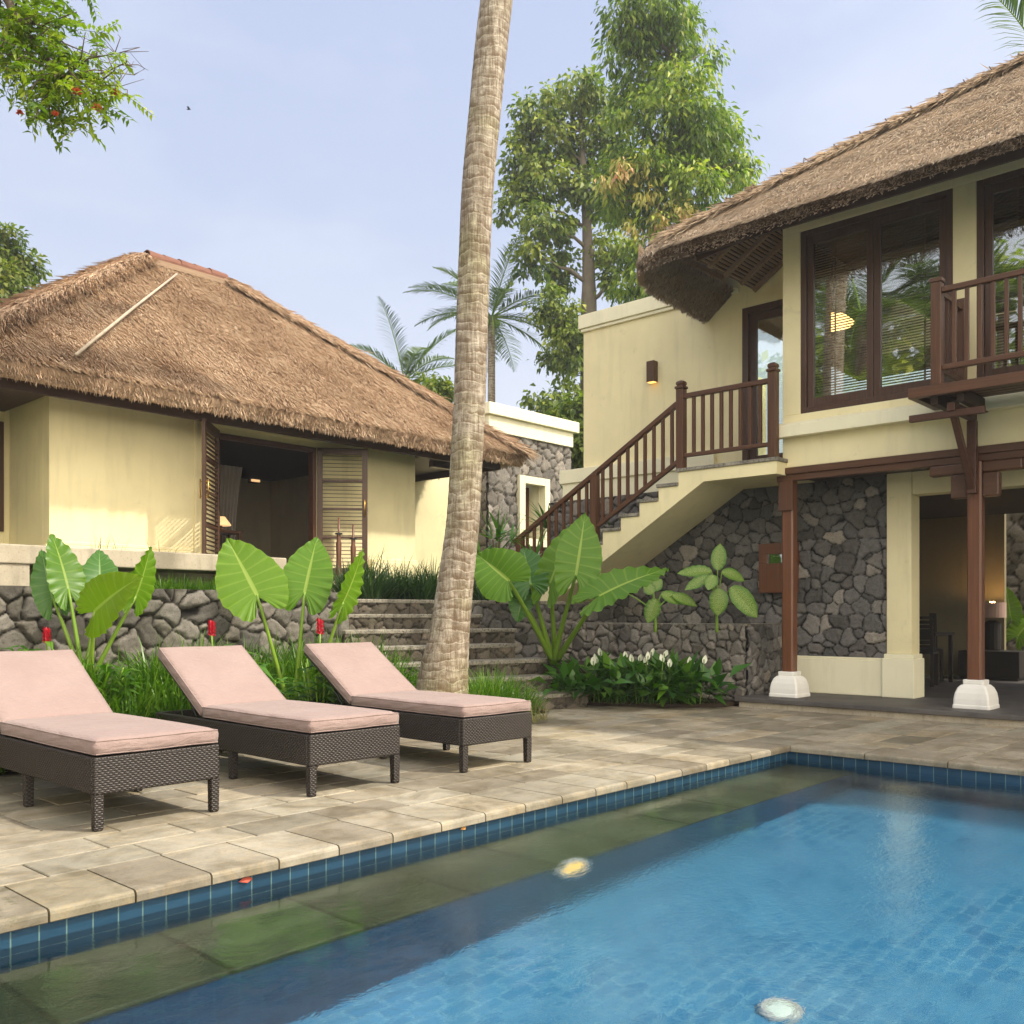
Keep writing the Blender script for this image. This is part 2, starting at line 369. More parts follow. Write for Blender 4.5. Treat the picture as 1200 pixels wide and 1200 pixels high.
# ---------------------------------------------------------------- mesh helpers
def tag(o, label=None, cat=None, group=None, kind=None):
    if label: o['label'] = label
    if cat: o['category'] = cat
    if group: o['group'] = group
    if kind: o['kind'] = kind
    return o
def link_obj(name, me, mat, parent=None):
    o = bpy.data.objects.new(name, me); COL.objects.link(o)
    if mat:
        for m_ in (mat if isinstance(mat, (list, tuple)) else [mat]): me.materials.append(m_)
    if parent is not None:
        o.parent = parent
        if parent.type == 'EMPTY' and not parent.get('local_build'):
            o.matrix_parent_inverse = Matrix.Translation(-parent.location)
    return o
def empty(name, loc, label, cat, group=None, local=False):
    o = bpy.data.objects.new(name, None); COL.objects.link(o)
    o.location = loc; o.empty_display_size = .2
    if local: o['local_build'] = 1
    return tag(o, label, cat, group)
def mesh_np(name, V, Fc, mat, parent=None, attr=None, uv=None, smooth=False, matidx=None):
    V = np.asarray(V, np.float32); Fc = np.asarray(Fc, np.int32)
    me = bpy.data.meshes.new(name)
    k = Fc.shape[1]; nf = Fc.shape[0]
    me.vertices.add(len(V)); me.vertices.foreach_set('co', V.ravel())
    me.loops.add(nf * k); me.loops.foreach_set('vertex_index', Fc.ravel())
    me.polygons.add(nf); me.polygons.foreach_set('loop_start', np.arange(0, nf * k, k, dtype=np.int32))
    me.update(calc_edges=True)
    if attr is not None:
        a = me.attributes.new('rnd', 'FLOAT_COLOR', 'POINT')
        A = np.ones((len(V), 4), np.float32); at_ = np.asarray(attr, np.float32)
        A[:, :at_.shape[1]] = at_
        a.data.foreach_set('color', A.ravel())
    if uv is not None:
        u = me.uv_layers.new(name='UVMap')
        U = np.asarray(uv, np.float32)[Fc.ravel()]
        u.data.foreach_set('uv', U.ravel())
    if smooth: me.polygons.foreach_set('use_smooth', np.ones(nf, bool))
    if matidx is not None: me.polygons.foreach_set('material_index', np.asarray(matidx, np.int32))
    return link_obj(name, me, mat, parent)

class MB:
    def __init__(s): s.v = []; s.f = []; s.a = []; s.cur = (.5, .5, .0)
    def add(s, vs, fs):
        o = len(s.v); s.v += [tuple(v) for v in vs]; s.a += [s.cur] * len(vs)
        s.f += [tuple(i + o for i in f) for f in fs]; return s
    def box(s, x0, x1, y0, y1, z0, z1):
        x0, x1 = sorted((x0, x1)); y0, y1 = sorted((y0, y1)); z0, z1 = sorted((z0, z1))
        return s.add([(x0, y0, z0), (x1, y0, z0), (x1, y1, z0), (x0, y1, z0), (x0, y0, z1), (x1, y0, z1), (x1, y1, z1), (x0, y1, z1)],
                     [(0, 3, 2, 1), (4, 5, 6, 7), (0, 1, 5, 4), (1, 2, 6, 5), (2, 3, 7, 6), (3, 0, 4, 7)])
    def bar(s, a, b, w, h, up=(0, 0, 1)):
        """box beam from a to b, w across, h along up"""
        a = Vector(a); b = Vector(b); d = (b - a).normalized(); up = Vector(up)
        sd = d.cross(up)
        if sd.length < 1e-4: sd = d.cross(Vector((1, 0, 0)))
        sd.normalize(); u2 = sd.cross(d)
        q = []
        for c in (a, b):
            for i, j in ((-1, -1), (1, -1), (1, 1), (-1, 1)): q.append(c + sd * (i * w / 2) + u2 * (j * h / 2))
        return s.add(q, [(0, 1, 2, 3), (7, 6, 5, 4), (0, 4, 5, 1), (1, 5, 6, 2), (2, 6, 7, 3), (3, 7, 4, 0)])
    def prism(s, poly, a, b, fn):
        """extrude 2-D polygon (i, j) from a to b along the axis that fn(i, j, t) maps to"""
        n = len(poly)
        vs = [fn(i, j, a) for i, j in poly] + [fn(i, j, b) for i, j in poly]
        return s.add(vs, [tuple(range(n - 1, -1, -1)), tuple(range(n, 2 * n))] + [(k, (k + 1) % n, n + (k + 1) % n, n + k) for k in range(n)])
    def tube(s, path, rad, n=8, cap=True):
        path = [Vector(p) for p in path]; m = len(path)
        if not hasattr(rad, '__len__'): rad = [rad] * m
        vs = []; prev = None
        for i, p in enumerate(path):
            d = (path[min(i + 1, m - 1)] - path[max(i - 1, 0)]).normalized()
            if prev is None: prev = d.cross(Vector((0, 0, 1)) if abs(d.z) < .9 else Vector((1, 0, 0))).normalized()
            sd = (prev - d * prev.dot(d)).normalized(); prev = sd; up = d.cross(sd)
            for k in range(n):
                t = 2 * math.pi * k / n; vs.append(p + (sd * math.cos(t) + up * math.sin(t)) * rad[i])
        fs = [(i * n + k, i * n + (k + 1) % n, (i + 1) * n + (k + 1) % n, (i + 1) * n + k) for i in range(m - 1) for k in range(n)]
        if cap: fs += [tuple(range(n - 1, -1, -1)), tuple((m - 1) * n + k for k in range(n))]
        return s.add(vs, fs)
    def lathe(s, prof, c=(0, 0, 0), n=24, sq=1.0):
        vs = []; m = len(prof)
        for r, z in prof:
            for k in range(n):
                t = 2 * math.pi * k / n; vs.append((c[0] + r * math.cos(t), c[1] + r * math.sin(t), c[2] + z))
        fs = [(i * n + k, i * n + (k + 1) % n, (i + 1) * n + (k + 1) % n, (i + 1) * n + k) for i in range(m - 1) for k in range(n)]
        fs += [tuple(range(n - 1, -1, -1)), tuple((m - 1) * n + k for k in range(n))]
        return s.add(vs, fs)
    def rings(s, rgs):
        """loft through closed rings of equal length, capped"""
        n = len(rgs[0]); vs = [p for r in rgs for p in r]; m = len(rgs)
        fs = [(i * n + k, i * n + (k + 1) % n, (i + 1) * n + (k + 1) % n, (i + 1) * n + k) for i in range(m - 1) for k in range(n)]
        fs += [tuple(range(n - 1, -1, -1)), tuple((m - 1) * n + k for k in range(n))]
        return s.add(vs, fs)
    def build(s, name, mat, parent=None, bevel=0, smooth=False, uv=False, seg=2, attr=False):
        me = bpy.data.meshes.new(name); me.from_pydata(s.v, [], s.f); me.update()
        if attr:
            a = me.attributes.new('rnd', 'FLOAT_COLOR', 'POINT')
            a.data.foreach_set('color', np.array([(*c, 1) for c in s.a], np.float32).ravel())
        if uv:
            l = me.uv_layers.new(name='UVMap')
            for p in me.polygons:
                nx, ny, nz = (abs(c) for c in p.normal)
                for li in p.loop_indices:
                    c = me.vertices[me.loops[li].vertex_index].co
                    l.data[li].uv = (c.x, c.y) if nz >= max(nx, ny) else ((c.y, c.z) if nx > ny else (c.x, c.z))
        if smooth: me.polygons.foreach_set('use_smooth', np.ones(len(me.polygons), bool))
        o = link_obj(name, me, mat, parent)
        if bevel:
            b = o.modifiers.new('bevel', 'BEVEL'); b.width = bevel; b.segments = seg; b.limit_method = 'ANGLE'; b.angle_limit = R(40)
            b.harden_normals = False
        return o
def boxo(name, mat, parent, *bs, bevel=0, uv=False):
    m = MB()
    for b in bs: m.box(*b)
    return m.build(name, mat, parent, bevel, uv=uv)
def copy_tree(o, parent=None):
    c = o.copy(); COL.objects.link(c)
    if parent is not None: c.parent = parent
    for ch in list(o.children): copy_tree(ch, c)
    return c
def spline(P, n):
    P = [np.array(p, float) for p in P]; m = len(P) - 1; out = []
    for i in range(n):
        t = i / (n - 1) * m; k = min(int(t), m - 1); f = t - k
        p0 = P[max(k - 1, 0)]; p1 = P[k]; p2 = P[k + 1]; p3 = P[min(k + 2, m)]
        out.append(.5 * ((2 * p1) + (-p0 + p2) * f + (2 * p0 - 5 * p1 + 4 * p2 - p3) * f * f + (-p0 + 3 * p1 - 3 * p2 + p3) * f ** 3))
    return out

# ---- rubble masonry: a displaced grid, one bump per stone
def stone_face(name, mat, parent, O, U, V, W, H, cell, res=.018, depth=.05, round_=.45, seed=1, mask=None, joint=.10, aspect=1.25):
    rs = np.random.RandomState(seed)
    O, U, V = (np.array(x, float) for x in (O, U, V)); N = np.cross(U, V)
    nu = max(2, int(W / res) + 1); nv = max(2, int(H / res) + 1)
    u = np.linspace(0, W, nu); v = np.linspace(0, H, nv); GU, GV = np.meshgrid(u, v)
    wu = (cell * aspect); wv = cell
    cu = int(W / wu) + 4; cv = int(H / wv) + 4
    PX = (np.arange(cu)[None, :] - 1.5 + rs.uniform(-.42, .42, (cv, cu)) + (np.arange(cv)[:, None] % 2) * .5) * wu
    PY = (np.arange(cv)[:, None] - 1.5 + rs.uniform(-.42, .42, (cv, cu))) * wv
    RW = rs.uniform(.0, .35, (cv, cu)) * cell
    wx = np.zeros_like(GU); wy = np.zeros_like(GU)
    for f_, a_ in ((3.1, .22), (7.3, .10), (15, .045)):
        ph = rs.uniform(0, 6.3, 4)
        wx += a_ * cell * np.sin(GU / cell * f_ * .7 + ph[0] + 1.7 * np.sin(GV / cell * f_ * .5 + ph[1]))
        wy += a_ * cell * np.sin(GV / cell * f_ * .7 + ph[2] + 1.7 * np.sin(GU / cell * f_ * .5 + ph[3]))
    X = GU + wx * .5; Y = GV + wy * .5
    ci = np.floor(X / wu + 1.5).astype(int); cj = np.floor(Y / wv + 1.5).astype(int)
    F1 = np.full(GU.shape, 9.); F2 = np.full(GU.shape, 9.); ID = np.zeros(GU.shape, int)
    for dj in range(-2, 3):
        for di in range(-2, 3):
            jj = np.clip(cj + dj, 0, cv - 1); ii = np.clip(ci + di, 0, cu - 1)
            d = np.hypot((X - PX[jj, ii]) / aspect ** .5, (Y - PY[jj, ii]) * aspect ** .25) - RW[jj, ii]
            idn = jj * cu + ii
            nb = d < F1
            F2 = np.where(nb, np.where(idn == ID, F2, F1), np.where((d < F2) & (idn != ID), d, F2))
            ID = np.where(nb, idn, ID); F1 = np.where(nb, d, F1)
    e = (F2 - F1) / cell
    prof = np.clip(e / round_, 0, 1); prof = 1 - (1 - prof) ** 2.2
    jm = 1 - np.clip((e - joint * .4) / (joint), 0, 1)
    r1 = rs.uniform(0, 1, cu * cv)[ID]; r2 = rs.uniform(0, 1, cu * cv)[ID]; off = rs.uniform(-.3, .25, cu * cv)[ID]
    tx = rs.uniform(-1, 1, cu * cv)[ID]; ty = rs.uniform(-1, 1, cu * cv)[ID]
    pxs = PX.ravel()[ID]; pys = PY.ravel()[ID]
    rough = np.zeros_like(GU)
    for f_, a_ in ((23, .10), (47, .06)):
        ph = rs.uniform(0, 6.3, 4)
        rough += a_ * np.sin(GU * f_ + ph[0] + 2 * np.sin(GV * f_ * .8 + ph[1])) * np.sin(GV * f_ + ph[2] + 2 * np.sin(GU * f_ * .9 + ph[3]))
    tilt = ((X - pxs) * tx + (Y - pys) * ty) / cell * .35
    h = depth * (prof * (1 + off + tilt) + rough * prof - .25)
    P = O + GU[..., None] * U + GV[..., None] * V + h[..., None] * N
    idx = np.arange(nu * nv).reshape(nv, nu)
    Fc = np.stack([idx[:-1, :-1], idx[:-1, 1:], idx[1:, 1:], idx[1:, :-1]], -1).reshape(-1, 4)
    if mask is not None:
        cuv = (GU[:-1, :-1] + GU[1:, 1:]) / 2, (GV[:-1, :-1] + GV[1:, 1:]) / 2
        Fc = Fc[mask(*cuv).ravel()]
    A = np.stack([r1, r2, jm], -1).reshape(-1, 3)
    return mesh_np(name, P.reshape(-1, 3), Fc, mat, parent, A, smooth=True)

# ---- thatch straw: tapered blades lying down the slope
def straws(quads, n, L=(.25, .5), w=.012, lift=.06, spread=.22, seed=3, droop=0.0, rnd=(0, 1), out=None):
    """quads: list of (A,B,C,D) with A-B the eave and D-C the ridge side"""
    rs = np.random.RandomState(seed)
    Vs = []; As = []
    areas = []
    for A, B, C, D in quads:
        areas.append((Vector(B) - Vector(A)).cross(Vector(D) - Vector(A)).length / 2 + (Vector(C) - Vector(B)).cross(Vector(D) - Vector(C)).length / 2)
    tot = sum(areas)
    for (A, B, C, D), ar in zip(quads, areas):
        k = int(n * ar / tot)
        A, B, C, D = (np.array(x, float) for x in (A, B, C, D))
        Vl, Wl = np.linalg.norm(B - A), np.linalg.norm(C - D)
        t = rs.uniform(0, 1, k)
        # denser towards the longer edge
        a_ = (Wl - Vl) / 2
        if abs(a_) > 1e-6: t = (-Vl + np.sqrt(Vl * Vl + 4 * a_ * t * (Vl + a_))) / (2 * a_)
        s = rs.uniform(0, 1, k)
        lo = A + (B - A) * s[:, None]; hi = D + (C - D) * s[:, None]
        P = lo + (hi - lo) * t[:, None]
        nrm = np.cross(B - A, D - A); nrm /= np.linalg.norm(nrm)
        if (nrm[2] < 0 if out is None else np.dot(nrm, np.array(out)) < 0): nrm = -nrm
        mid = ((A + B) - (C + D)) / 2; dn = mid - nrm * np.dot(mid, nrm); dn -= (B - A) / max(Vl, 1e-6) * np.dot(dn, (B - A) / max(Vl, 1e-6)); dn /= np.linalg.norm(dn)
        sd = np.cross(nrm, dn)
        # clumped direction so the straw lies in tufts
        fld = np.sin(P[:, 0] * 5.1 + P[:, 2] * 3.3) * np.cos(P[:, 1] * 4.3 - P[:, 2] * 2.1)
        ang = rs.normal(0, spread, k) + fld * spread * .8
        d = dn * np.cos(ang)[:, None] + sd * np.sin(ang)[:, None]
        x = sd * np.cos(ang)[:, None] - dn * np.sin(ang)[:, None]
        ln = rs.uniform(L[0], L[1], k)[:, None]; ww = (w * rs.uniform(.6, 1.5, k))[:, None]
        base = P - nrm * .03; lf = (lift * rs.uniform(.1, 1, k) ** 1.6)[:, None]
        tip = P + d * ln + nrm * lf
        tip[:, 2] -= droop * ln[:, 0]
        midp = P + d * ln * .55 + nrm * lf * .9
        Vs.append(np.stack([base - x * ww / 2, base + x * ww / 2, midp + x * ww * .45, tip, midp - x * ww * .45], 1))
        r = np.clip(rs.normal(.5, .24, k) + fld * .12, 0, 1) * (rnd[1] - rnd[0]) + rnd[0]
        As.append(np.repeat(np.stack([r, rs.uniform(0, 1, k), r * 0], -1)[:, None], 5, 1))
    Vv = np.concatenate(Vs).reshape(-1, 3); Aa = np.concatenate(As).reshape(-1, 3)
    k = len(Vv) // 5; o = np.arange(k)[:, None] * 5
    Fc = o + np.array([[0, 1, 2, 3, 4]])
    return Vv, Fc, Aa
def fringe(pts, n, out, L=(.12, .3), w=.012, seed=5, jitter=.06, down=1.0, rnd=(.2, 1)):
    """straw ends hanging along the polyline pts; out = outward direction"""
    rs = np.random.RandomState(seed); pts = [np.array(p, float) for p in pts]
    seg = [np.linalg.norm(b - a) for a, b in zip(pts, pts[1:])]; tot = sum(seg); V = []; A = []
    out = np.array(out, float)
    for (a, b), l in zip(zip(pts, pts[1:]), seg):
        k = int(n * l / tot); s = rs.uniform(0, 1, k)[:, None]
        P = a + (b - a) * s + rs.uniform(-jitter, jitter, (k, 1)) * out + np.stack([s[:, 0] * 0, s[:, 0] * 0, rs.uniform(-.02, .16, k)], -1)
        t = (b - a) / l; ang = rs.normal(0, .25, k)[:, None]
        clump = (np.sin(s[:, 0] * l * 9) * .4 + .8)[:, None]
        d = np.array([0, 0, -1.]) * down + out * rs.uniform(.2, .9, (k, 1)) + t * ang; d /= np.linalg.norm(d, axis=1)[:, None]
        ln = rs.uniform(*L, (k, 1)) * clump; ww = w * rs.uniform(.6, 1.4, (k, 1))
        V.append(np.stack([P - t * ww / 2, P + t * ww / 2, P + d * ln * .6 + t * ww * .4, P + d * ln, P + d * ln * .6 - t * ww * .4], 1))
        r = np.clip(rs.normal(.5, .25, k), 0, 1) * (rnd[1] - rnd[0]) + rnd[0]
        A.append(np.repeat(np.stack([r, r, r * 0], -1)[:, None], 5, 1))
    V = np.concatenate(V).reshape(-1, 3); A = np.concatenate(A).reshape(-1, 3)
    k = len(V) // 5
    return V, np.arange(k)[:, None] * 5 + np.array([[0, 1, 2, 3, 4]]), A
def merge5(parts):
    o = 0; V = []; Fc = []; A = []
    for v, f, a in parts: V.append(v); Fc.append(f + o); A.append(a); o += len(v)
    return np.concatenate(V), np.concatenate(Fc), np.concatenate(A)

# ---- foliage
def unit(a): return a / np.maximum(np.linalg.norm(a, axis=-1, keepdims=True), 1e-9)
def leaf_cards(P, D, Nn, L, Wd, rnd, bend=.25, fold=.15):
    """pointed leaves: 2 quads folded along the midrib. P base, D direction, Nn normal"""
    k = len(P); D = unit(D); S = unit(np.cross(D, Nn)); Nn = np.cross(S, D)
    L = np.broadcast_to(L, (k,))[:, None]; Wd = np.broadcast_to(Wd, (k,))[:, None]
    mid = P + D * L * .45; tip = P + D * L - Nn * L * bend
    up = Nn * Wd * fold
    V = np.stack([P, mid + S * Wd / 2 + up, tip, mid - S * Wd / 2 + up, mid], 1).reshape(-1, 3)
    o = np.arange(k)[:, None] * 5
    Fc = np.concatenate([o + np.array([[0, 4, 2, 1]]), o + np.array([[0, 3, 2, 4]])])
    A = np.repeat(np.stack([rnd, rnd, rnd], -1), 5, 0)
    return V, Fc, A
def merge4(parts):
    o = 0; V = []; Fc = []; A = []
    for v, f, a in parts: V.append(v); Fc.append(f + o); A.append(a); o += len(v)
    return np.concatenate(V), np.concatenate(Fc), np.concatenate(A)
def blades(P, D, L, w, rnd, droop=.8, n=4, seed=1):
    """grass: ribbons that arch over. P (k,3) roots, D (k,3) start directions"""
    k = len(P); D = unit(D); L = np.broadcast_to(L, (k,))[:, None]; w = np.broadcast_to(w, (k,))[:, None]
    dr = np.broadcast_to(droop, (k,))[:, None]
    S = np.cross(D, np.array([0, 0, 1.])); S = unit(S + 1e-6)
    V = []; pos = P.copy(); d = D.copy()
    for i in range(n + 1):
        t = i / n; ww = w * (1 - t) ** .6 * (.5 if i == 0 else 1)
        V += [pos - S * ww / 2, pos + S * ww / 2]
        pos = pos + d * L / n; d = unit(d + np.array([0, 0, -1.]) * dr / n * (0.4 + t))
    V = np.stack(V, 1)
    m = 2 * (n + 1); o = np.arange(k)[:, None] * m
    Fc = np.concatenate([o + np.array([[2 * i, 2 * i + 1, 2 * i + 3, 2 * i + 2]]) for i in range(n)])
    A = np.repeat(np.stack([rnd, rnd, rnd], -1), m, 0)
    return V.reshape(-1, 3), Fc, A
def rand_dirs(rs, k): return unit(rs.normal(0, 1, (k, 3)))
def crown(rs, blobs, n, size, aspect=.5, clump=.55, per=26, droop=.5):
    """leaf clumps spread through ellipsoids. blobs: (centre, radii)"""
    vol = np.array([b[1][0] * b[1][1] * b[1][2] for b in blobs]) ** .72; vol /= vol.sum()
    V = []
    parts = []
    for (c, r), wt in zip(blobs, vol):
        nc = max(3, int(n * wt / per))
        d = rand_dirs(rs, nc); rad = rs.uniform(.25, 1.0, nc) ** .45
        cc = np.array(c) + d * np.array(r) * rad[:, None]
        crnd = np.clip(rs.normal(.42, .22, nc) + d[:, 2] * .12, 0, 1)
        for ci, cr, cd in zip(cc, crnd, d):
            k = rs.randint(per // 2, int(per * 1.5))
            off = rs.normal(0, 1, (k, 3)) * clump * rs.uniform(.5, 1.15) * np.array([.55, .55, .4])
            P = ci + off
            D = unit(off) * .7 + rand_dirs(rs, k) * .5 + np.array([0, 0, -droop]) + cd * .3
            N = np.array([0, 0, 1.]) + rand_dirs(rs, k) * .7
            L = size * rs.uniform(.6, 1.35, k)
            parts.append(leaf_cards(P, D, N, L, L * aspect, np.clip(cr + rs.normal(0, .13, k), 0, 1)))
    return merge4(parts)
def limbs(m, base, rad, targets, rs, n=7, sag=.12):
    for tgt, frac, r0 in targets:
        a = base(frac); b = Vector(tgt)
        pts = []
        for i in range(n):
            t = i / (n - 1); p = a.lerp(b, t); p.z += sag * (b - a).length * math.sin(t * 3.14) * .6
            p += Vector(rs.normal(0, .035, 3)) * (b - a).length * (t * (1 - t) * 4) * .5
            pts.append(p)
        m.tube(pts, [max(.006, r0 * (1 - .85 * i / (n - 1))) for i in range(n)], 6)

# ---- big-leaved plants
ALO = [(.0, -.04), (.07, -.16), (.16, -.33), (.26, -.36), (.37, -.26), (.45, -.06), (.485, .14), (.46, .36), (.37, .58), (.24, .79), (.10, .94), (.0, 1.03)]
def big_leaf(A, T, normal, width, outline=ALO, bend=.12, cup=.18, ruffle=.02, nb=45, nj=9, nveins=13, back=.42, rnd=.5, seed=0):
    """A = stalk joint, T = tip; returns V, F, attr, uv with veins along u"""
    rs = np.random.RandomState(seed)
    A = np.array(A, float); T = np.array(T, float); L = np.linalg.norm(T - A); D = (T - A) / L
    Nn = np.array(normal, float); Nn -= D * np.dot(Nn, D); Nn /= np.linalg.norm(Nn); S = np.cross(D, Nn)
    E = np.array(spline(outline, nb)); wmax = max(x for x, _ in outline)
    E[:, 0] *= width / (2 * wmax * L) 
    b = np.linspace(0, 1, nb)
    Sm = np.clip((b - back) / (1 - back), 0, 1) ** 1.15
    V = []; UV = []; Fc = []; o = 0
    ph = rs.uniform(0, 6.3); jit = rs.normal(0, .012, nb) + .02 * np.sin(b * 19 + ph)
    for side in (-1, 1):
        for i in range(nb):
            st = np.array([0, Sm[i]]); en = E[i].copy(); en[0] = max(en[0] * (1 + jit[i]), 0)
            for j in range(nj):
                t = j / (nj - 1)
                # veins curve forward towards the margin
                x = st[0] + (en[0] - st[0]) * t; y = st[1] + (en[1] - st[1]) * (t ** 1.25)
                vein = math.cos(b[i] * nveins * 2 * math.pi)
                z = cup * x - .0 + .012 * vein * t * (1 - t * .3) - bend * (y * y if y > 0 else .8 * y * y) - .22 * cup * x * x * 4 * t
                z += .02 * math.sin(y * 5 + ph) * t + ruffle * t ** 3 * math.sin(b[i] * nveins * 2 * math.pi + ph + side)
                P = A + (S * (x * side) + D * y + Nn * z) * L
                V.append(P); UV.append((b[i] * nveins + .5, t))
        for i in range(nb - 1):
            for j in range(nj - 1):
                q = [o + i * nj + j, o + (i + 1) * nj + j, o + (i + 1) * nj + j + 1, o + i * nj + j + 1]
                Fc.append(q if side > 0 else q[::-1])
        o += nb * nj
    At = np.full((len(V), 3), rnd); At[:, 0] = np.clip(rnd + rs.normal(0, .02, len(V)), 0, 1)
    return np.array(V), np.array(Fc), At, np.array(UV)
def stalk(m, base, A, r0, r1, lean=None, n=9):
    base = Vector(base); A = Vector(A); mid = base.lerp(A, .5) + Vector(lean if lean is not None else (0, 0, .04))
    pts = [(base * (1 - t) ** 2 + mid * 2 * t * (1 - t) + A * t * t) for t in [i / (n - 1) for i in range(n)]]
    m.tube(pts, [r0 + (r1 - r0) * (i / (n - 1)) ** .7 for i in range(n)], 8)
def cam_normal(A, up=.5, side=0.0):
    n = (EYE - Vector(A)).normalized() + Vector((0, 0, up)) + Vector((SN, -CS, 0)) * side
    return n.normalized()
# ================================================================= setting
P0, P1 = -6.0, 7.40          # pool along x
Q0, Q1 = -2.8, 3.65          # pool along y
WZ = -.115                   # water level
def ring_sheet(name, mat, z, big=400, kind='structure'):
    m = MB()
    for b in ((-big, big, Q1 + .2, big), (-big, big, -big, Q0 - .2), (-big, P0 - .2, Q0 - .2, Q1 + .2), (P1 + .2, big, Q0 - .2, Q1 + .2)):
        m.add([(b[0], b[2], z), (b[1], b[2], z), (b[1], b[3], z), (b[0], b[3], z)], [(0, 1, 2, 3)])
    o = m.build(name, mat); return tag(o, kind=kind)
def _groundmat():
    t = NT('lawn_ground'); o = t.obj()
    n = t.noise(o, .25, 6, .6); n2 = t.noise(o, 9, 5, .7)
    c = t.mix(n, (.035, .06, .015), (.07, .10, .03)); c = t.mix(t.math('MULTIPLY', n2, .5), c, (.06, .05, .03))
    t.base(c); t.set(.95, .1); t.bump(n2, .5, .05); return t.m
ring_sheet('ground', _groundmat(), -.075)

# ---- paving: every slab modelled, one sheet
def slab(m, x0, x1, y0, y1, z=0.0, th=.05, b=.004, g=.0045, nose=None):
    x0 += g; x1 -= g; y0 += g; y1 -= g
    r = random.random
    m.cur = (r(), r() if r() < .55 else 0, 1.0 if r() < .10 else (.3 if r() < .2 else 0))
    dz = [z + random.uniform(-.0012, .0012) for _ in range(4)]
    if nose == 'y':      # rounded nose on the low-y edge
        R_ = .02; prof = [(y1, -th), (y1, -b), (y1 - b, 0), (y0 + R_, 0)] + [(y0 + R_ - R_ * math.sin(a), R_ * (math.cos(a) - 1)) for a in (.5, 1.0, 1.57)] + [(y0, -th + .004), (y0 + .004, -th)]
        m.prism(prof[::-1], x0, x1, lambda i, j, t: (t, i, j + z)); return
    if nose == 'x':
        R_ = .02; prof = [(x1, -th), (x1, -b), (x1 - b, 0), (x0 + R_, 0)] + [(x0 + R_ - R_ * math.sin(a), R_ * (math.cos(a) - 1)) for a in (.5, 1.0, 1.57)] + [(x0, -th + .004), (x0 + .004, -th)]
        m.prism(prof, y0, y1, lambda i, j, t: (i, t, j + z)); return
    v = [(x0, y0, -th), (x1, y0, -th), (x1, y1, -th), (x0, y1, -th),
         (x0, y0, dz[0] - b), (x1, y0, dz[1] - b), (x1, y1, dz[2] - b), (x0, y1, dz[3] - b),
         (x0 + b, y0 + b, dz[0]), (x1 - b, y0 + b, dz[1]), (x1 - b, y1 - b, dz[2]), (x0 + b, y1 - b, dz[3])]
    m.add(v, [(8, 9, 10, 11)] + [(i, (i + 1) % 4, 4 + (i + 1) % 4, 4 + i) for i in range(4)] + [(4 + i, 4 + (i + 1) % 4, 8 + (i + 1) % 4, 8 + i) for i in range(4)])
m = MB(); CW = .47
x = P0 + .10
while x < P1 + CW - .03:
    x2 = min(x + .333, P1 + CW); slab(m, x, x2, Q1, Q1 + CW, nose='y'); x = x2
y = Q1
while y > Q0:
    y2 = max(y - .63, Q0); slab(m, P1, P1 + CW, y2, y, nose='x'); y = y2
row = 0; y = Q1 + CW
while y < 8.6:
    x = -5 - random.random() * .5; h = .30
    while x < 10.14:
        w = random.choice((.44, .5, .5, .5, .58)); x2 = min(x + w, 10.14); slab(m, x, x2, y, y + h); x = x2
    y += h
y = Q1 + CW
while y > -5.5:
    h = .30; x = P1 + CW; x -= 0
    first = True
    if y <= Q1 + CW + .001:
        while x < 10.14:
            w = random.choice((.44, .5, .55, .6)) * (random.uniform(.5, 1) if first else 1); first = False
            x2 = min(x + w, 10.14); slab(m, x, x2, y - h, y); x = x2
    y -= h
tag(m.build('pool_deck', M['deck'], attr=True), kind='structure')
m = MB()
for b in ((-5.6, 10.14, Q1 + .05, 8.7), (P1 + .05, 10.14, -5.7, Q1 + .05)): m.box(*b, -.06, -.022)
tag(m.build('paving_joint_bed', M['joint']), kind='structure')

# ---- pool
BENCH_Z = WZ - .25; BENCH_W = .55; FLOOR_Z = -1.05
def quad_obj(name, mat, pts, uvs, kind=None, parent=None):
    o = mesh_np(name, np.array(pts), [[0, 1, 2, 3]], mat, parent, uv=uvs)
    return tag(o, kind=kind) if kind else o
m = MB(); T = .14; qi = Q1 + .03; pi_ = P1 + .03
m.box(P0 - T, pi_ + T, qi, qi + T, FLOOR_Z, -.052)
m.box(pi_, pi_ + T, Q0, qi, FLOOR_Z, -.052)
m.box(P0 - T, P0, Q0, qi, FLOOR_Z, -.052)
m.box(P0 - T, pi_ + T, Q0 - T, Q0, FLOOR_Z, -.052)
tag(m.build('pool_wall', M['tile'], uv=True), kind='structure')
m = MB(); m.box(P0, pi_, Q1 - BENCH_W + .02, Q1 - BENCH_W + .06, FLOOR_Z, BENCH_Z - .045); tag(m.build('pool_step_riser', M['tile_deep'], uv=True), kind='structure')
m = MB(); m.box(P0, pi_, Q1 - BENCH_W, qi, BENCH_Z - .045, BENCH_Z)
tag(m.build('pool_bench', M['bench'], uv=True, bevel=.012), kind='structure')
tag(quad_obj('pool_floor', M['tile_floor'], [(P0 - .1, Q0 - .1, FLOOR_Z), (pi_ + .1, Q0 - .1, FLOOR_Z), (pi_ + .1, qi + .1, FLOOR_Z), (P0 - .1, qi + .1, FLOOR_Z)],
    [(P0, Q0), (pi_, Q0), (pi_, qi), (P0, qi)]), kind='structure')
m = MB(); xs = np.linspace(P0, pi_, 60); ys = np.linspace(Q0, qi, 40)
gx, gy = np.meshgrid(xs, ys); V = np.stack([gx, gy, gx * 0 + WZ], -1).reshape(-1, 3); ii = np.arange(2400).reshape(40, 60)
Fc = np.stack([ii[:-1, :-1], ii[:-1, 1:], ii[1:, 1:], ii[1:, :-1]], -1).reshape(-1, 4)
water = tag(mesh_np('water', V, Fc, M['water'], smooth=True), kind='structure')
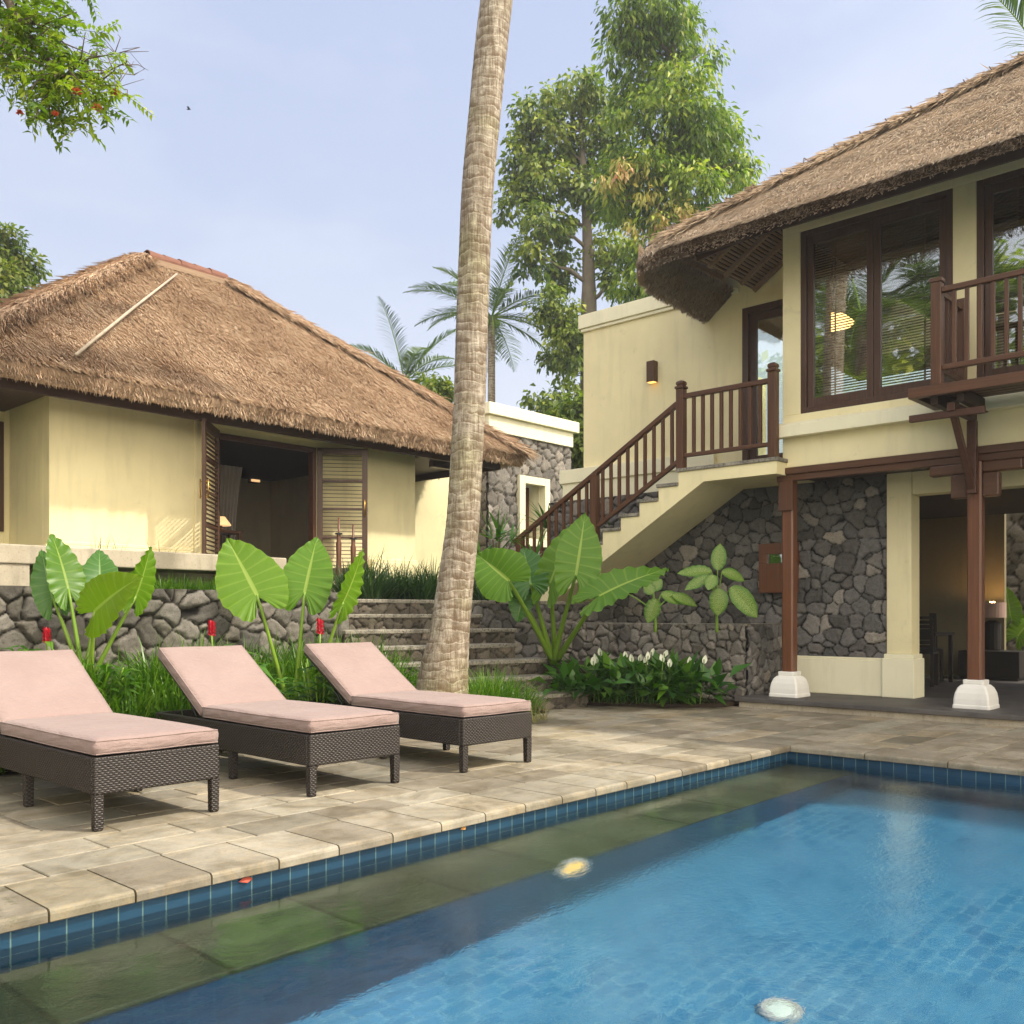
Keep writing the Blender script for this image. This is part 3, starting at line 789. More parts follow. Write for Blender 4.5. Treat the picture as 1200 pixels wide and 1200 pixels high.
# pool lamps
def pool_lamp(loc, axis, label, glow, r):
    e = empty('pool_lamp', loc, label, 'pool lamp', 'underwater pool lamps')
    ring = MB(); lens = MB(); c = Vector(loc)
    pr = [(r, -.01), (r, .012), (r * .93, .02), (r * .72, .016), (r * .70, -.01)]
    pl = [(r * .69, -.005), (r * .6, .012), (r * .3, .018), (.004, .02)]
    ring.lathe(pr, n=32); lens.lathe(pl, n=32)
    rot = Vector((0, 0, 1)).rotation_difference(Vector(axis)).to_matrix()
    for q in (ring, lens): q.v = [tuple(rot @ Vector(v) + c) for v in q.v]
    ring.build('lamp_rim', M['white'], e, smooth=False); lens.build('lens', glow, e, smooth=True)
    return e
# ================================================================= sun loungers
def make_lounger(label):
    W, L, FT, FB = .70, 1.99, .375, .185          # width, length, frame top, apron bottom ; local: x across, y from foot to head
    root = empty('sun_lounger', (0, 0, 0), label, 'sun lounger', 'wicker sun loungers beside the pool', local=True)
    m = MB(); t = .035
    m.box(0, W, 0, t, FB, FT); m.box(0, W, L - t, L, FB, FT)
    m.box(0, t, t, L - t, FB, FT); m.box(W - t, W, t, L - t, FB, FT)
    m.box(t, W - t, t, 1.30, FT - .05, FT - .006)
    m.box(t, W - t, 1.30, 1.34, FT - .09, FT - .03)
    m.build('frame', M['wicker'], root, bevel=.012, uv=True, seg=3)
    s = .052
    for lx in (0, W - s):
        for ly in (0, .90, L - s):
            g = MB(); g.rings([[(lx + a, ly + b, z) for a, b in ((e, e), (s - e, e), (s - e, s - e), (e, s - e))] for z, e in ((0, .006), (.012, .003), (FB + .002, .001))])
            g.build('leg', M['wicker'], root, bevel=.006, uv=True)
    # reclined back frame and its prop
    ang = R(32); c, sn = math.cos(ang), math.sin(ang); y0, z0 = 1.31, FT - .005
    def bk(u, w): return (y0 + u * c - w * sn, z0 + u * sn + w * c)
    f = MB(); Lb = .80
    for xx in (.03, W - .06):
        a = bk(0, -.015); b = bk(Lb, -.015); f.bar((xx + .015, *a), (xx + .015, *b), .03, .03, (0, 0, 1))
    for u in (.02, Lb * .5, Lb - .02):
        a = bk(u, -.015); f.bar((.045, *a), (W - .045, *a), .03, .024, (0, 0, 1))
    f.build('back_frame', M['wicker'], root, bevel=.006, uv=True)
    pr = MB()
    for xx in (.09, W - .09):
        a = bk(.52, -.03); pr.tube([(xx, *a), (xx, y0 + .18, FT - .06)], .009, 8)
    a = (y0 + .18, FT - .06); pr.tube([(.09, *a), (W - .09, *a)], .009, 8)
    pr.build('back_prop', M['steel'], root, smooth=True)
    # cushions: pillowed boxes with a piped edge
    def cushion(name, l, wd, th, fn, bulge=.012, seed=0):
        rs = np.random.RandomState(seed); nx, ny = 24, 34; V = []; idx = {}
        for k, side in enumerate((1, -1)):
            for j in range(ny + 1):
                for i in range(nx + 1):
                    a, b = i / nx, j / ny
                    e = (min(a, 1 - a) * wd, min(b, 1 - b) * l); d = min(e)
                    edge = min(1, d / .035); r = math.sqrt(max(0, 1 - (1 - edge) ** 2))
                    w = side * (th / 2 * (.74 + .26 * r)) + (bulge * (1 - (2 * a - 1) ** 4) * (1 - (2 * b - 1) ** 4) if side > 0 else 0)
                    w += .0015 * math.sin(a * 9 + seed) * math.sin(b * 7 + seed * 2)
                    idx[k, i, j] = len(V); V.append((a * wd, b * l, th / 2 + w))
        Fc = []
        for j in range(ny):
            for i in range(nx):
                Fc.append([idx[0, i, j], idx[0, i + 1, j], idx[0, i + 1, j + 1], idx[0, i, j + 1]])
                Fc.append([idx[1, i, j + 1], idx[1, i + 1, j + 1], idx[1, i + 1, j], idx[1, i, j]])
        # side walls: three rows so that they bulge and crease a little
        loop = [(i, 0) for i in range(nx)] + [(nx, j) for j in range(ny)] + [(i, ny) for i in range(nx, 0, -1)] + [(0, j) for j in range(ny, 0, -1)]
        n = len(loop); rows = []
        for t in (0, .25, .5, .75, 1):
            r = []
            for (i, j) in loop:
                if t == 0: r.append(idx[1, i, j]); continue
                if t == 1: r.append(idx[0, i, j]); continue
                a, b = np.array(V[idx[1, i, j]]), np.array(V[idx[0, i, j]]); p = a + (b - a) * t
                o = np.array([(i == nx) - (i == 0), (j == ny) - (j == 0), 0.]); s_ = (i * .31 + j * .27)
                p = p + o * (.006 * math.sin(t * 3.14) + .0035 * math.sin(s_ * 3 + seed + t * 2) * math.sin(t * 3.14))
                r.append(len(V)); V.append(tuple(p))
            rows.append(r)
        for r0, r1 in zip(rows, rows[1:]):
            for k in range(n): Fc.append([r0[k], r0[(k + 1) % n], r1[(k + 1) % n], r1[k]])
        V = [fn(*v) for v in V]
        o = mesh_np(name, V, Fc, M['cushion'], root, smooth=True)
        pp = MB()
        for k in (0, 1):
            path = [V[idx[k, i, j]] for i, j in loop[::1]]; path.append(path[0])
            pp.tube(path, .0038, 6, cap=False)
        pp.build('piping', M['cushion'], o, smooth=True)
    cushion('seat_cushion', 1.29, W - .02, .09, lambda a, b, w: (.01 + a, .01 + b, FT + .002 + w), seed=1)
    def back(a, b, w):
        y, z = bk(b + .03, w + .004); return (.01 + a, y, z)
    cushion('back_cushion', .76, W - .02, .08, back, seed=2)
    return root
spots = [(2.083, 4.775, 'pink cushioned wicker sun lounger nearest the pool tiles, partly cut off by the left edge'),
         (3.352, 4.727, 'pink cushioned wicker sun lounger standing between the two other loungers'),
         (4.585, 4.675, 'pink cushioned wicker sun lounger closest to the leaning palm trunk')]
lg = make_lounger(spots[0][2])
for i, (x, y, lab) in enumerate(spots):
    o = lg if i == 0 else copy_tree(lg)
    o.location = (x, y, 0); o['label'] = lab
    o.rotation_euler.z = R((0, -.8, -1.5)[i])

# ================================================================= left thatched house
H1 = empty('thatched_house', (7.8, 12.3, 1.6), 'cream single storey house with thatched hip roof and open louvred doors', 'house')
QW = 12.3; FZ = 1.6
# walls (front wall in pieces round the door opening)
DX0, DX1, DZ = 7.09, 8.83, 3.71
m = MB()
m.box(4.8, DX0, QW, QW + .2, FZ - .3, 4.15); m.box(DX1, 10.9, QW, QW + .2, FZ - .3, 4.15); m.box(DX0, DX1, QW, QW + .2, DZ, 4.15)
m.box(4.8, 5.0, QW + .2, 13.9, FZ - .3, 4.15); m.box(2.2, 3.55, 13.62, 13.82, FZ - .3, 4.15); m.box(3.55, 4.72, 13.62, 13.82, FZ - .3, 2.21); m.box(3.55, 4.72, 13.62, 13.82, 3.68, 4.15); m.box(4.72, 4.799, 13.62, 13.82, FZ - .3, 4.15)
m.box(10.7, 10.9, QW + .2, 17, FZ - .3, 4.15); m.box(4.8, 10.7, 17, 17.2, FZ - .3, 4.15)
m.build('wall', M['cream'], H1, bevel=.006)
for bs in (((4.74, DX0 - .35, QW - .05, QW - .002, FZ - .3, 1.98), (4.77, DX0 - .35, QW - .025, QW - .002, 1.98, 2.03), (4.74, 4.798, QW - .002, 13.61, FZ - .3, 1.98)), ((9.9, 10.95, QW - .05, QW - .002, FZ - .3, 1.98), (9.9, 10.93, QW - .025, QW - .002, 1.98, 2.03))):
    boxo('plinth', M['cream'], H1, *bs, bevel=.012)
m = MB()   # raised strips round the door bay
m.box(DX0 - .33, DX0 - .28, QW - .022, QW - .002, FZ, 3.93); m.box(DX0 - .22, DX0 - .17, QW - .022, QW - .002, FZ, 3.87)
m.box(DX0 - .33, 9.9, QW - .022, QW - .002, 3.93, 3.97); m.box(DX0 - .17, DX1 + .1, QW - .022, QW - .002, 3.80, 3.85)
m.build('door_surround', M['cream'], H1, bevel=.006)
m = MB(); m.box(DX0, DX0 + .06, QW - .01, QW + .12, FZ, DZ); m.box(DX1 - .06, DX1, QW - .01, QW + .12, FZ, DZ); m.box(DX0 + .06, DX1 - .06, QW - .01, QW + .12, DZ - .07, DZ)
m.build('door_frame', M['wood'], H1, bevel=.005)
def louvre_leaf(a, b, zt, zb, label=None):
    """door leaf from hinge a to free edge b (plan points)"""
    a = Vector((*a, 0)); b = Vector((*b, 0)); d = (b - a).normalized(); n = Vector((-d.y, d.x, 0)); W = (b - a).length
    def bx(m, s0, s1, w0, w1, z0, z1):
        vs = [a + d * s + n * w + Vector((0, 0, z)) for z in (z0, z1) for s, w in ((s0, w0), (s1, w0), (s1, w1), (s0, w1))]
        m.add(vs, [(0, 3, 2, 1), (4, 5, 6, 7), (0, 1, 5, 4), (1, 2, 6, 5), (2, 3, 7, 6), (3, 0, 4, 7)])
    m = MB(); st = .085
    bx(m, 0, st, 0, .045, zb, zt); bx(m, W - st, W, 0, .045, zb, zt)
    bx(m, st, W - st, 0, .045, zt - .1, zt); bx(m, st, W - st, 0, .045, zb, zb + .2)
    hs = (zt - .1 - zb - .2)
    for k in (.27, .52, .77): bx(m, st, W - st, .004, .041, zb + .2 + hs * k - .018, zb + .2 + hs * k + .018)
    o = m.build('louvred_door', M['frame'], H1, bevel=.004)
    m = MB(); nsl = 30
    for k in range(nsl):
        z = zb + .21 + hs * (k + .5) / nsl
        vs = [a + d * s + n * w + Vector((0, 0, zz)) for s in (st, W - st) for w, zz in ((.004, z - .006), (.006, z - .010), (.040, z + .001), (.038, z + .005))]
        m.add(vs, [(0, 1, 2, 3), (7, 6, 5, 4), (0, 4, 5, 1), (1, 5, 6, 2), (2, 6, 7, 3), (3, 7, 4, 0)])
    m.build('louvre_slats', M['frame'], o)
    h = MB(); zc = zb + (zt - zb) * .55
    for w in (-.03, .075):
        pts = [a + d * (W - .045) + n * w + Vector((0, 0, zc + zz)) for zz in (-.13, .13)]
        h.tube(pts, .011, 8)
        for zz in (-.1, .1):
            q = a + d * (W - .045) + Vector((0, 0, zc + zz)); h.tube([q + n * w, q + n * .022], .008, 6)
    h.build('door_handle', M['bronze'], o, smooth=True)
    return o
louvre_leaf((DX0 + .01, QW - .03), (6.50, 11.62), DZ + .02, FZ + .03)
louvre_leaf((DX1, QW - .03), (9.43, 11.77), DZ, FZ + .03)
# window at the recessed left wall
w = boxo('window', M['frame'], H1, (3.55, 3.64, 13.59, 13.72, 2.21, 3.68), (4.63, 4.72, 13.59, 13.72, 2.21, 3.68), (3.64, 4.63, 13.59, 13.72, 3.59, 3.68), (3.64, 4.63, 13.59, 13.72, 2.21, 2.30), bevel=.006)
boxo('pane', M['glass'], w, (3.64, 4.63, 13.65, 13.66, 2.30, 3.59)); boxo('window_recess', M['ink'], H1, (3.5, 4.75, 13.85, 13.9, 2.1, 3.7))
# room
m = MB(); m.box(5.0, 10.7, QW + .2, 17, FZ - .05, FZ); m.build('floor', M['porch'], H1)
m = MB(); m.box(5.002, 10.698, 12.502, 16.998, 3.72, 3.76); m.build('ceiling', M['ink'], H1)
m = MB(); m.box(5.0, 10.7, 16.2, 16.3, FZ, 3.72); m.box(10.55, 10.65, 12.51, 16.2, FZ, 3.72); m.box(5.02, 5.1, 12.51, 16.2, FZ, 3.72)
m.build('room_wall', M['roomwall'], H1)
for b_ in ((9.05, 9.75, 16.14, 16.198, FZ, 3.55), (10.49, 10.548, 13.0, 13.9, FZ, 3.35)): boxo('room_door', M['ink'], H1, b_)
# thatch roof
EZ = 3.80; EX0, EX1, EY0, EY1 = 3.3, 12.65, 11.4, 18.2; RX0, RX1, RY, RZ = 7.25, 8.70, 14.8, 6.90
def hip_roof(name, mat, parent, ex0, ex1, ey0, ey1, ez, rx0, rx1, ry, rz, th, n, seed, vis, fr, wbl=.0078, ln=(.13, .32)):
    c = [(ex0, ey0), (ex1, ey0), (ex1, ey1), (ex0, ey1)]
    rs = np.random.RandomState(seed)
    top = [Vector((x, y, ez + th)) for x, y in c]; r0, r1 = Vector((rx0, ry, rz)), Vector((rx1, ry, rz))
    quads = {'front': (top[0], top[1], r1, r0), 'right': (top[1], top[2], r1, r1), 'back': (top[2], top[3], r0, r1), 'left': (top[3], top[0], r0, r0)}
    parts = []
    # body: gently bellied grids
    V = []; Fc = []; A = []; o = 0
    for kx, (a, b, c_, d) in quads.items():
        nu, nv = 48, 22
        nrm = (b - a).cross(d - a).normalized(); 
        if nrm.z < 0: nrm = -nrm
        for j in range(nv + 1):
            for i in range(nu + 1):
                s, t = i / nu, j / nv; p = a.lerp(b, s).lerp(d.lerp(c_, s), t)
                edge = min(1, min(s, 1 - s) * 8 + (t > .96) * 0)
                p = p - nrm * .01
                p.z -= .07 * max(0, 1 - t * 9) ** 2
                V.append(p); A.append((.32, .3, 0))
        for j in range(nv):
            for i in range(nu):
                Fc.append([o + j * (nu + 1) + i, o + j * (nu + 1) + i + 1, o + (j + 1) * (nu + 1) + i + 1, o + (j + 1) * (nu + 1) + i])
        o += (nu + 1) * (nv + 1)
    # rounded eave edge and underside ring
    ring = []
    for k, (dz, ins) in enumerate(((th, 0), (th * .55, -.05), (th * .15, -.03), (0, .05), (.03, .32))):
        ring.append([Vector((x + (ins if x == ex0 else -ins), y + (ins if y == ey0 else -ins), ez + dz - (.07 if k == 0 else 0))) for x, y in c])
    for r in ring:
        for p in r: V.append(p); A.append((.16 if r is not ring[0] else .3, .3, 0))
    for k in range(len(ring) - 1):
        for i in range(4): Fc.append([o + k * 4 + (i + 1) % 4, o + k * 4 + i, o + (k + 1) * 4 + i, o + (k + 1) * 4 + (i + 1) % 4])
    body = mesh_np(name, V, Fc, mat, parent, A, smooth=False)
    # straw
    sq = []
    sv, sf, sa = straws([quads[k] for k in vis], n, ln, wbl, .04, .32, seed)
    # follow the belly of the body
    parts.append((sv, sf, sa))
    for pts, out, k in fr:
        P = [Vector((x, y, ez)) for x, y, z in pts]; O_ = Vector(out)
        lo = [p + O_ * .0 + Vector((0, 0, .03)) for p in P]; hi = [p + O_ * .03 + Vector((0, 0, th - .03)) for p in P]
        parts.append(straws([(lo[0], lo[1], hi[1], hi[0])], int(k * 1.6), (.05, .13), wbl, .05, .35, seed + 3, rnd=(.1, .85), out=out))
        parts.append(fringe([p + Vector((0, 0, .07)) for p in P], int(k * .5), out, (.05, .13), wbl, seed + len(parts), jitter=.05, rnd=(.1, .9)))
    hipn = {'front': (), }
    v, f, a = merge5(parts)
    st = mesh_np('straw', v, f, mat, body, a)
    return body, quads
roof1, q1 = hip_roof('roof', M['thatch'], H1, EX0, EX1, EY0, EY1, EZ, RX0, RX1, RY, RZ, .26, 150000, 21, ('front', 'left', 'right'),
    [(((EX0, EY0, .10), (EX1, EY0, .10)), (0, -1, 0), 7000), (((EX1, EY0, .06), (EX1, EY1, .06)), (1, 0, 0), 1500), (((EX0, EY1, .06), (EX0, EY0, .06)), (-1, 0, 0), 1200)])
# straw laid over the right and left hips
def hip_straw(name, a, b, n, mat, parent, seed, wid=.28, wbl=.010):
    a = np.array(a); b = np.array(b); rs = np.random.RandomState(seed)
    t = rs.uniform(0, 1, n)[:, None]; d = unit(a - b); side = unit(np.cross(d, [0, 0, 1.]))
    up = np.cross(side, d); up = up if up[2] > 0 else -up
    th_ = rs.uniform(-1.2, 1.2, (n, 1)); P = b + (a - b) * t + (side * np.sin(th_) + up * (np.cos(th_) - .55)) * wid * .6
    out = side * np.sin(th_) + up * np.cos(th_)
    D = d * .8 + side * np.sin(th_) * rs.uniform(.1, .9, (n, 1)) + rs.normal(0, .12, (n, 3)) + np.array([0, 0, -.15]); D = unit(D)
    x = unit(np.cross(D, out)); ln = rs.uniform(.2, .42, (n, 1)); ww = wbl * rs.uniform(.6, 1.4, (n, 1))
    M_ = P + D * ln * .55 + out * .02
    V = np.stack([P - x * ww / 2, P + x * ww / 2, M_ + x * ww * .45, P + D * ln + out * .012, M_ - x * ww * .45], 1).reshape(-1, 3)
    r = np.clip(rs.normal(.5, .24, n), 0, 1); A = np.repeat(np.stack([r, r, r * 0], -1), 5, 0)
    return mesh_np(name, V, np.arange(n)[:, None] * 5 + np.array([[0, 1, 2, 3, 4]]), mat, parent, A)
zt = EZ + .26 - .03
hip_straw('hip_straw', (EX1, EY0, zt), (RX1, RY, RZ), 9000, M['thatch'], roof1, 31)
hip_straw('hip_straw', (EX0, EY0, zt), (RX0, RY, RZ), 9000, M['thatch'], roof1, 32)
# ridge tiles
m = MB(); n = 5; x0, x1 = RX0 + .06, RX1 - .02
for k in range(n):
    a = x0 + (x1 - x0) * k / n - .02; b = x0 + (x1 - x0) * (k + 1) / n + .02; r = .16 - .006 * (k % 2)
    prof = [(r * math.cos(t), r * math.sin(t) * .8) for t in np.linspace(-.25, math.pi + .25, 11)]; inner = [(p * .86, q * .86) for p, q in prof[::-1]]
    m.prism((prof + inner), a, b, lambda i, j, t: (t, RY + i, RZ + j - .02 + (.02 if t in (a,) else 0)))
m.build('ridge_tiles', M['terra'], roof1)
m = MB(); m.bar((x0, RY - .19, RZ - .1), (x1, RY - .19, RZ - .1), .05, .09); m.bar((x0, RY + .19, RZ - .1), (x1, RY + .19, RZ - .1), .05, .09); m.build('ridge_batten', M['lath'], roof1)
# fascia + soffit
m = MB(); m.box(EX0 + .28, EX1 - .28, EY0 + .26, EY0 + .30, EZ - .10, EZ + .12); m.box(EX1 - .30, EX1 - .26, EY0 + .30, EY1 - .3, EZ - .10, EZ + .12); m.box(EX0 + .26, EX0 + .30, EY0 + .30, EY1 - .3, EZ - .10, EZ + .12)
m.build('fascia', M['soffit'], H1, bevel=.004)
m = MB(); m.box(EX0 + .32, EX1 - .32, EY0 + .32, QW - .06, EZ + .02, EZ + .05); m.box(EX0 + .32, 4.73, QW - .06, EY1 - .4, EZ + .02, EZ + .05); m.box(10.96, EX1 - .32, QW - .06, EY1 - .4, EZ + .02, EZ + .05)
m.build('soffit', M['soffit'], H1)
for b_ in ((3.5, 4.72, 13.30, 13.42, 3.83, 4.02), (11.3, 12.35, QW - .02, QW + .09, 3.70, 3.815)): boxo('eave_beam', M['wood_x'], H1, b_, bevel=.006)
# bamboo pole lying on the thatch
a, b = at(86, 425, 0), at(205, 328, 0)
def on_roof(u, v):
    A, B, D = q1['front'][0], q1['front'][1], q1['front'][3]; n_ = (B - A).cross(D - A); d = at(u, v, 1.0) - EYE
    return EYE + d * ((A - EYE).dot(n_) / d.dot(n_))
m = MB(); a = on_roof(86, 425); b = on_roof(205, 328); up = Vector((0, -.06, .08))
m.tube([a + up, a.lerp(b, .5) + up * 1.15, b + up], [.022, .020, .015], 8)
tag(m.build('bamboo_pole', m_plain('bleached_bamboo', (.42, .35, .26), .75, .2, 0, .4, 14), smooth=True), 'bleached bamboo pole lying on the thatched roof slope', 'pole')
# things in and by the room
lx = on_q(259, 13.3); lY = SN * 13.3 + CS * lx; lz = 1.1 + (720 - 622) * lY / F
E1 = empty('table_lamp', (lx, 13.3, lz), 'small orange lit table lamp glowing inside the open door', 'lamp')
m = MB(); m.lathe([(.07, 0), (.07, .02), (.02, .04), (.02, .10)], (lx, 13.3, lz), 12); m.build('lamp_base', M['wood'], E1)
m = MB(); m.lathe([(.15, .08), (.155, .09), (.06, .22), (.05, .22)], (lx, 13.3, lz), 20); m.build('lamp_shade', M['shade_glow'], E1, smooth=True)
E2 = empty('side_table', (lx, 13.3, FZ), 'dark wooden side table under the lit lamp in the room', 'table')
m = MB(); m.box(lx - .2, lx + .25, 13.1, 13.5, lz - .045, lz - .002); m.build('tabletop', M['wood'], E2)
for sx in (-.19, .20):
    for sy in (13.11, 13.45): boxo('leg', M['wood'], E2, (lx + sx, lx + sx + .04, sy, sy + .04, FZ, lz - .045))
def curtain(name, x0, x1, y, z0, z1, label):
    nx, nz = 70, 14; V = []
    for j in range(nz + 1):
        t = j / nz
        for i in range(nx + 1):
            s = i / nx; pinch = 1 - .28 * math.sin(min(1, t * 1.15) * 1.57) * (1 - abs(.35 - t) * .2)
            x_ = x0 + (x1 - x0) * (s * pinch); V.append((x_, y + .05 * math.sin(s * 50) * (.4 + .6 * t), z1 - (z1 - z0) * t))
    Fc = [[j * (nx + 1) + i, j * (nx + 1) + i + 1, (j + 1) * (nx + 1) + i + 1, (j + 1) * (nx + 1) + i] for j in range(nz) for i in range(nx)]
    return tag(mesh_np(name, V, Fc, M['fabric'], smooth=True), label, 'curtain')
curtain('curtain', on_q(246, 13.7), on_q(284, 13.7), 13.7, FZ + .1, 3.5, 'grey gathered curtain hanging inside the open louvred door')
sx_ = on_q(298, 16.15); sz_ = 1.1 + (720 - 560) * (SN * 16.15 + CS * sx_) / F
E3 = empty('wall_sconce', (sx_, 16.1, sz_), 'small lit wall light glowing on the back wall of the room', 'wall lamp')
boxo('lamp_back', M['lampmetal'], E3, (sx_ - .12, sx_ + .12, 16.12, 16.19, sz_ - .1, sz_ + .1)); boxo('lamp_glass', M['shade_glow'], E3, (sx_ - .09, sx_ + .09, 16.09, 16.118, sz_ - .08, sz_ + .12))
E4 = empty('room_bench', (8.3, 14.8, FZ), 'dark low bench inside the room behind the big leaf', 'bench')
boxo('seat', M['ink'], E4, (7.7, 8.6, 14.6, 15.0, 2.02, 2.08), bevel=.01)
for sx in (7.72, 8.53): boxo('leg', M['ink'], E4, (sx, sx + .05, 14.65, 14.95, FZ, 2.02))
for u, lab in ((397, 'red brown turned wooden spear leaning by the louvred door, left one'), (414, 'red brown turned wooden spear leaning by the louvred door, right one')):
    Y = 14.1; b = at(u, 690, Y); b.z = FZ; top = b.z + (1.72 if u < 400 else 1.62) - .78
    e = empty('wooden_spear', b, lab, 'wooden spear', 'wooden spears beside the louvred door')
    m = MB(); hh = top - b.z; m.lathe([(.045, 0), (.05, .05), (.036, hh * .35), (.042, hh * .6), (.03, hh * .63), (.032, hh * .72), (.016, hh * .75), (.014, hh)], b, 10); m.build('shaft', M['col'], e, smooth=True)
    m = MB(); m.lathe([(.055, hh * .735), (.055, hh * .76)], b, 10); m.build('collar', M['steel'], e)
# ================================================================= two storey house on the right
H2 = empty('two_storey_house', (12, 1.5, 0), 'cream two storey house with thatched roof, tall brown windows and wooden balcony', 'house')
PF, PB = 10.60, 11.42          # upper front wall, recessed lower wall / rear wall plane of the stair landing
QE = 5.32; QR = -3.4
wins = [(3.37, 5.095), (1.41, 3.135), (-.57, 1.155), (-2.6, -.81)]
m = MB(); WZ0, WZ1 = 3.485, 5.65
m.box(PF, PF + .2, QR, QE, 2.86, WZ0); m.box(PF, PF + .2, QR, QE, WZ1, 5.95)
edges = [QE] + [e for a, b in wins for e in (b, a)] + [QR]
for hi, lo in zip(edges[::2], edges[1::2]): m.box(PF, PF + .2, lo, hi, WZ0, WZ1)
m.box(PF + .2, PB + .1, QE - .2, QE, 2.86, 5.95)
m.build('wall', M['cream'], H2, bevel=.006)
m = MB(); m.prism([(PF - .002, 3.21), (PF - .12, 3.21), (PF - .12, 3.345), (PF - .002, 3.40)], QR, QE + .09, lambda i, j, t: (i, t, j))
m.build('ledge', M['trim'], H2, bevel=.005)
# wall of the landing with the upper door
DQ0, DQ1, DT, DB = 5.50, 6.35, 5.22, 3.0
m = MB()
m.box(PB + .08, PB + .28, DQ1, 9.08, 2.84, 5.69); m.box(PB + .08, PB + .28, QE, DQ0, 2.84, 5.69); m.box(PB + .08, PB + .28, DQ0, DQ1, DT, 5.69); m.box(PB + .08, PB + .28, DQ0, DQ1, 2.84, DB)
m.box(PB + .28, 17, 8.88, 9.08, 2.84, 5.69)
m.prism([(QE, 5.69), (5.95, 5.69), (QE, 6.15)], PB + .08, PB + .28, lambda i, j, t: (t, i, j))
m.build('rear_wall', M['cream'], H2, bevel=.004)
m = MB(); m.box(PB + .02, PB + .34, 6.4, 9.14, 5.50, 5.71); m.box(PB + .045, PB + .31, 6.4, 9.11, 5.45, 5.4995)
m.build('parapet_coping', M['trim'], H2, bevel=.008)
m = MB(); m.box(PB + .0, PB + .078, 6.75, 9.50, 3.14, 3.35); m.box(PB + .03, PB + .078, 6.75, 9.46, 2.842, 3.139); m.box(PB + .08, PB + .28, 9.085, 9.46, 2.84, 3.35)
m.build('rear_wall_band', M['trim'], H2, bevel=.006)
# eave-level beam pair under the upper wall
m = MB(); m.box(PF - .04, PF + .1, QR, QE + .10, 2.775, 2.855); m.box(PF - .015, PF + .09, QR, QE + .07, 2.70, 2.7745)
m.build('beam', M['rail_y'], H2, bevel=.006)
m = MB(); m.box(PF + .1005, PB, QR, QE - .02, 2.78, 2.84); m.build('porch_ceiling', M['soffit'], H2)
# windows
def window(q0, q1, z0, z1, p, parent, panels=2, blind=.62, gl=True):
    fw = .07; m = MB()
    m.box(p - .02, p + .10, q0, q0 + fw, z0, z1); m.box(p - .02, p + .10, q1 - fw, q1, z0, z1)
    m.box(p - .02, p + .10, q0 + fw, q1 - fw, z0, z0 + fw); m.box(p - .02, p + .10, q0 + fw, q1 - fw, z1 - fw, z1)
    w = m.build('window', M['frame'], parent, bevel=.005)
    pw = (q1 - q0 - 2 * fw) / panels
    for k in range(panels):
        a = q0 + fw + k * pw + .004; b = a + pw - .008; sw = .075; m = MB()
        m.box(p + .005, p + .055, a, a + sw, z0 + fw + .003, z1 - fw - .003); m.box(p + .005, p + .055, b - sw, b, z0 + fw + .003, z1 - fw - .003)
        m.box(p + .005, p + .055, a + sw, b - sw, z0 + fw + .003, z0 + fw + .10); m.box(p + .005, p + .055, a + sw, b - sw, z1 - fw - .10, z1 - fw - .003)
        m.build('sash', M['frame'], w, bevel=.004)
        boxo('pane', M['glass'], w, (p + .028, p + .034, a + sw - .005, b - sw + .005, z0 + fw + .095, z1 - fw - .095))
    return w
for q0, q1 in wins: window(q0, q1, WZ0, WZ1, PF + .03, H2)
# upper room behind the glass, and its bamboo blinds
m = MB(); m.box(15.4, 15.5, QR, QE - .2, 2.9, 5.6); m.box(PF + .25, 15.4, QR, QR + .05, 2.9, 5.6); m.build('room_wall', M['roomwall'], H2)
m = MB(); m.box(PF + .205, 15.4, QR + .06, QE - .22, 2.9, 3.0); m.build('floor', M['frame'], H2)
m = MB(); m.box(PF + .205, 15.4, QR + .06, QE - .22, 5.62, 5.66); m.build('ceiling', M['soffit'], H2)
for i, (q0, q1) in enumerate(wins[:2]):
    m = MB(); z = 3.58
    while z < WZ1 - .03:
        m.add([(PF + .165, q0 + .08, z), (PF + .165, q1 - .08, z), (PF + .182, q1 - .08, z + .021), (PF + .182, q0 + .08, z + .021)], [(0, 1, 2, 3)]); z += .031
    for q in (q0 + .35, (q0 + q1) / 2, q1 - .35): m.box(PF + .183, PF + .185, q - .01, q + .01, 3.58, WZ1 - .03)
    tag(m.build('bamboo_blind', M['blind']), ('bamboo slat blind behind the wide two panel window', 'bamboo slat blind behind the window with the balcony')[i], 'blind', 'bamboo blinds in the upper windows')
E5 = empty('ceiling_lamp', (12.3, 5.0, 4.9), 'lit amber pendant lamp hanging in the upper room behind the glass', 'lamp')
lq = at(975, 382, 12.2)
m = MB(); m.lathe([(.26, 0), (.27, .03), (.17, .12), (.05, .15)], lq, 20); m.build('lamp_shade', M['glow'], E5, smooth=True)
m = MB(); m.tube([lq + Vector((0, 0, .14)), (lq.x, lq.y, 5.62)], .008, 6); m.build('cord', M['steel'], E5)
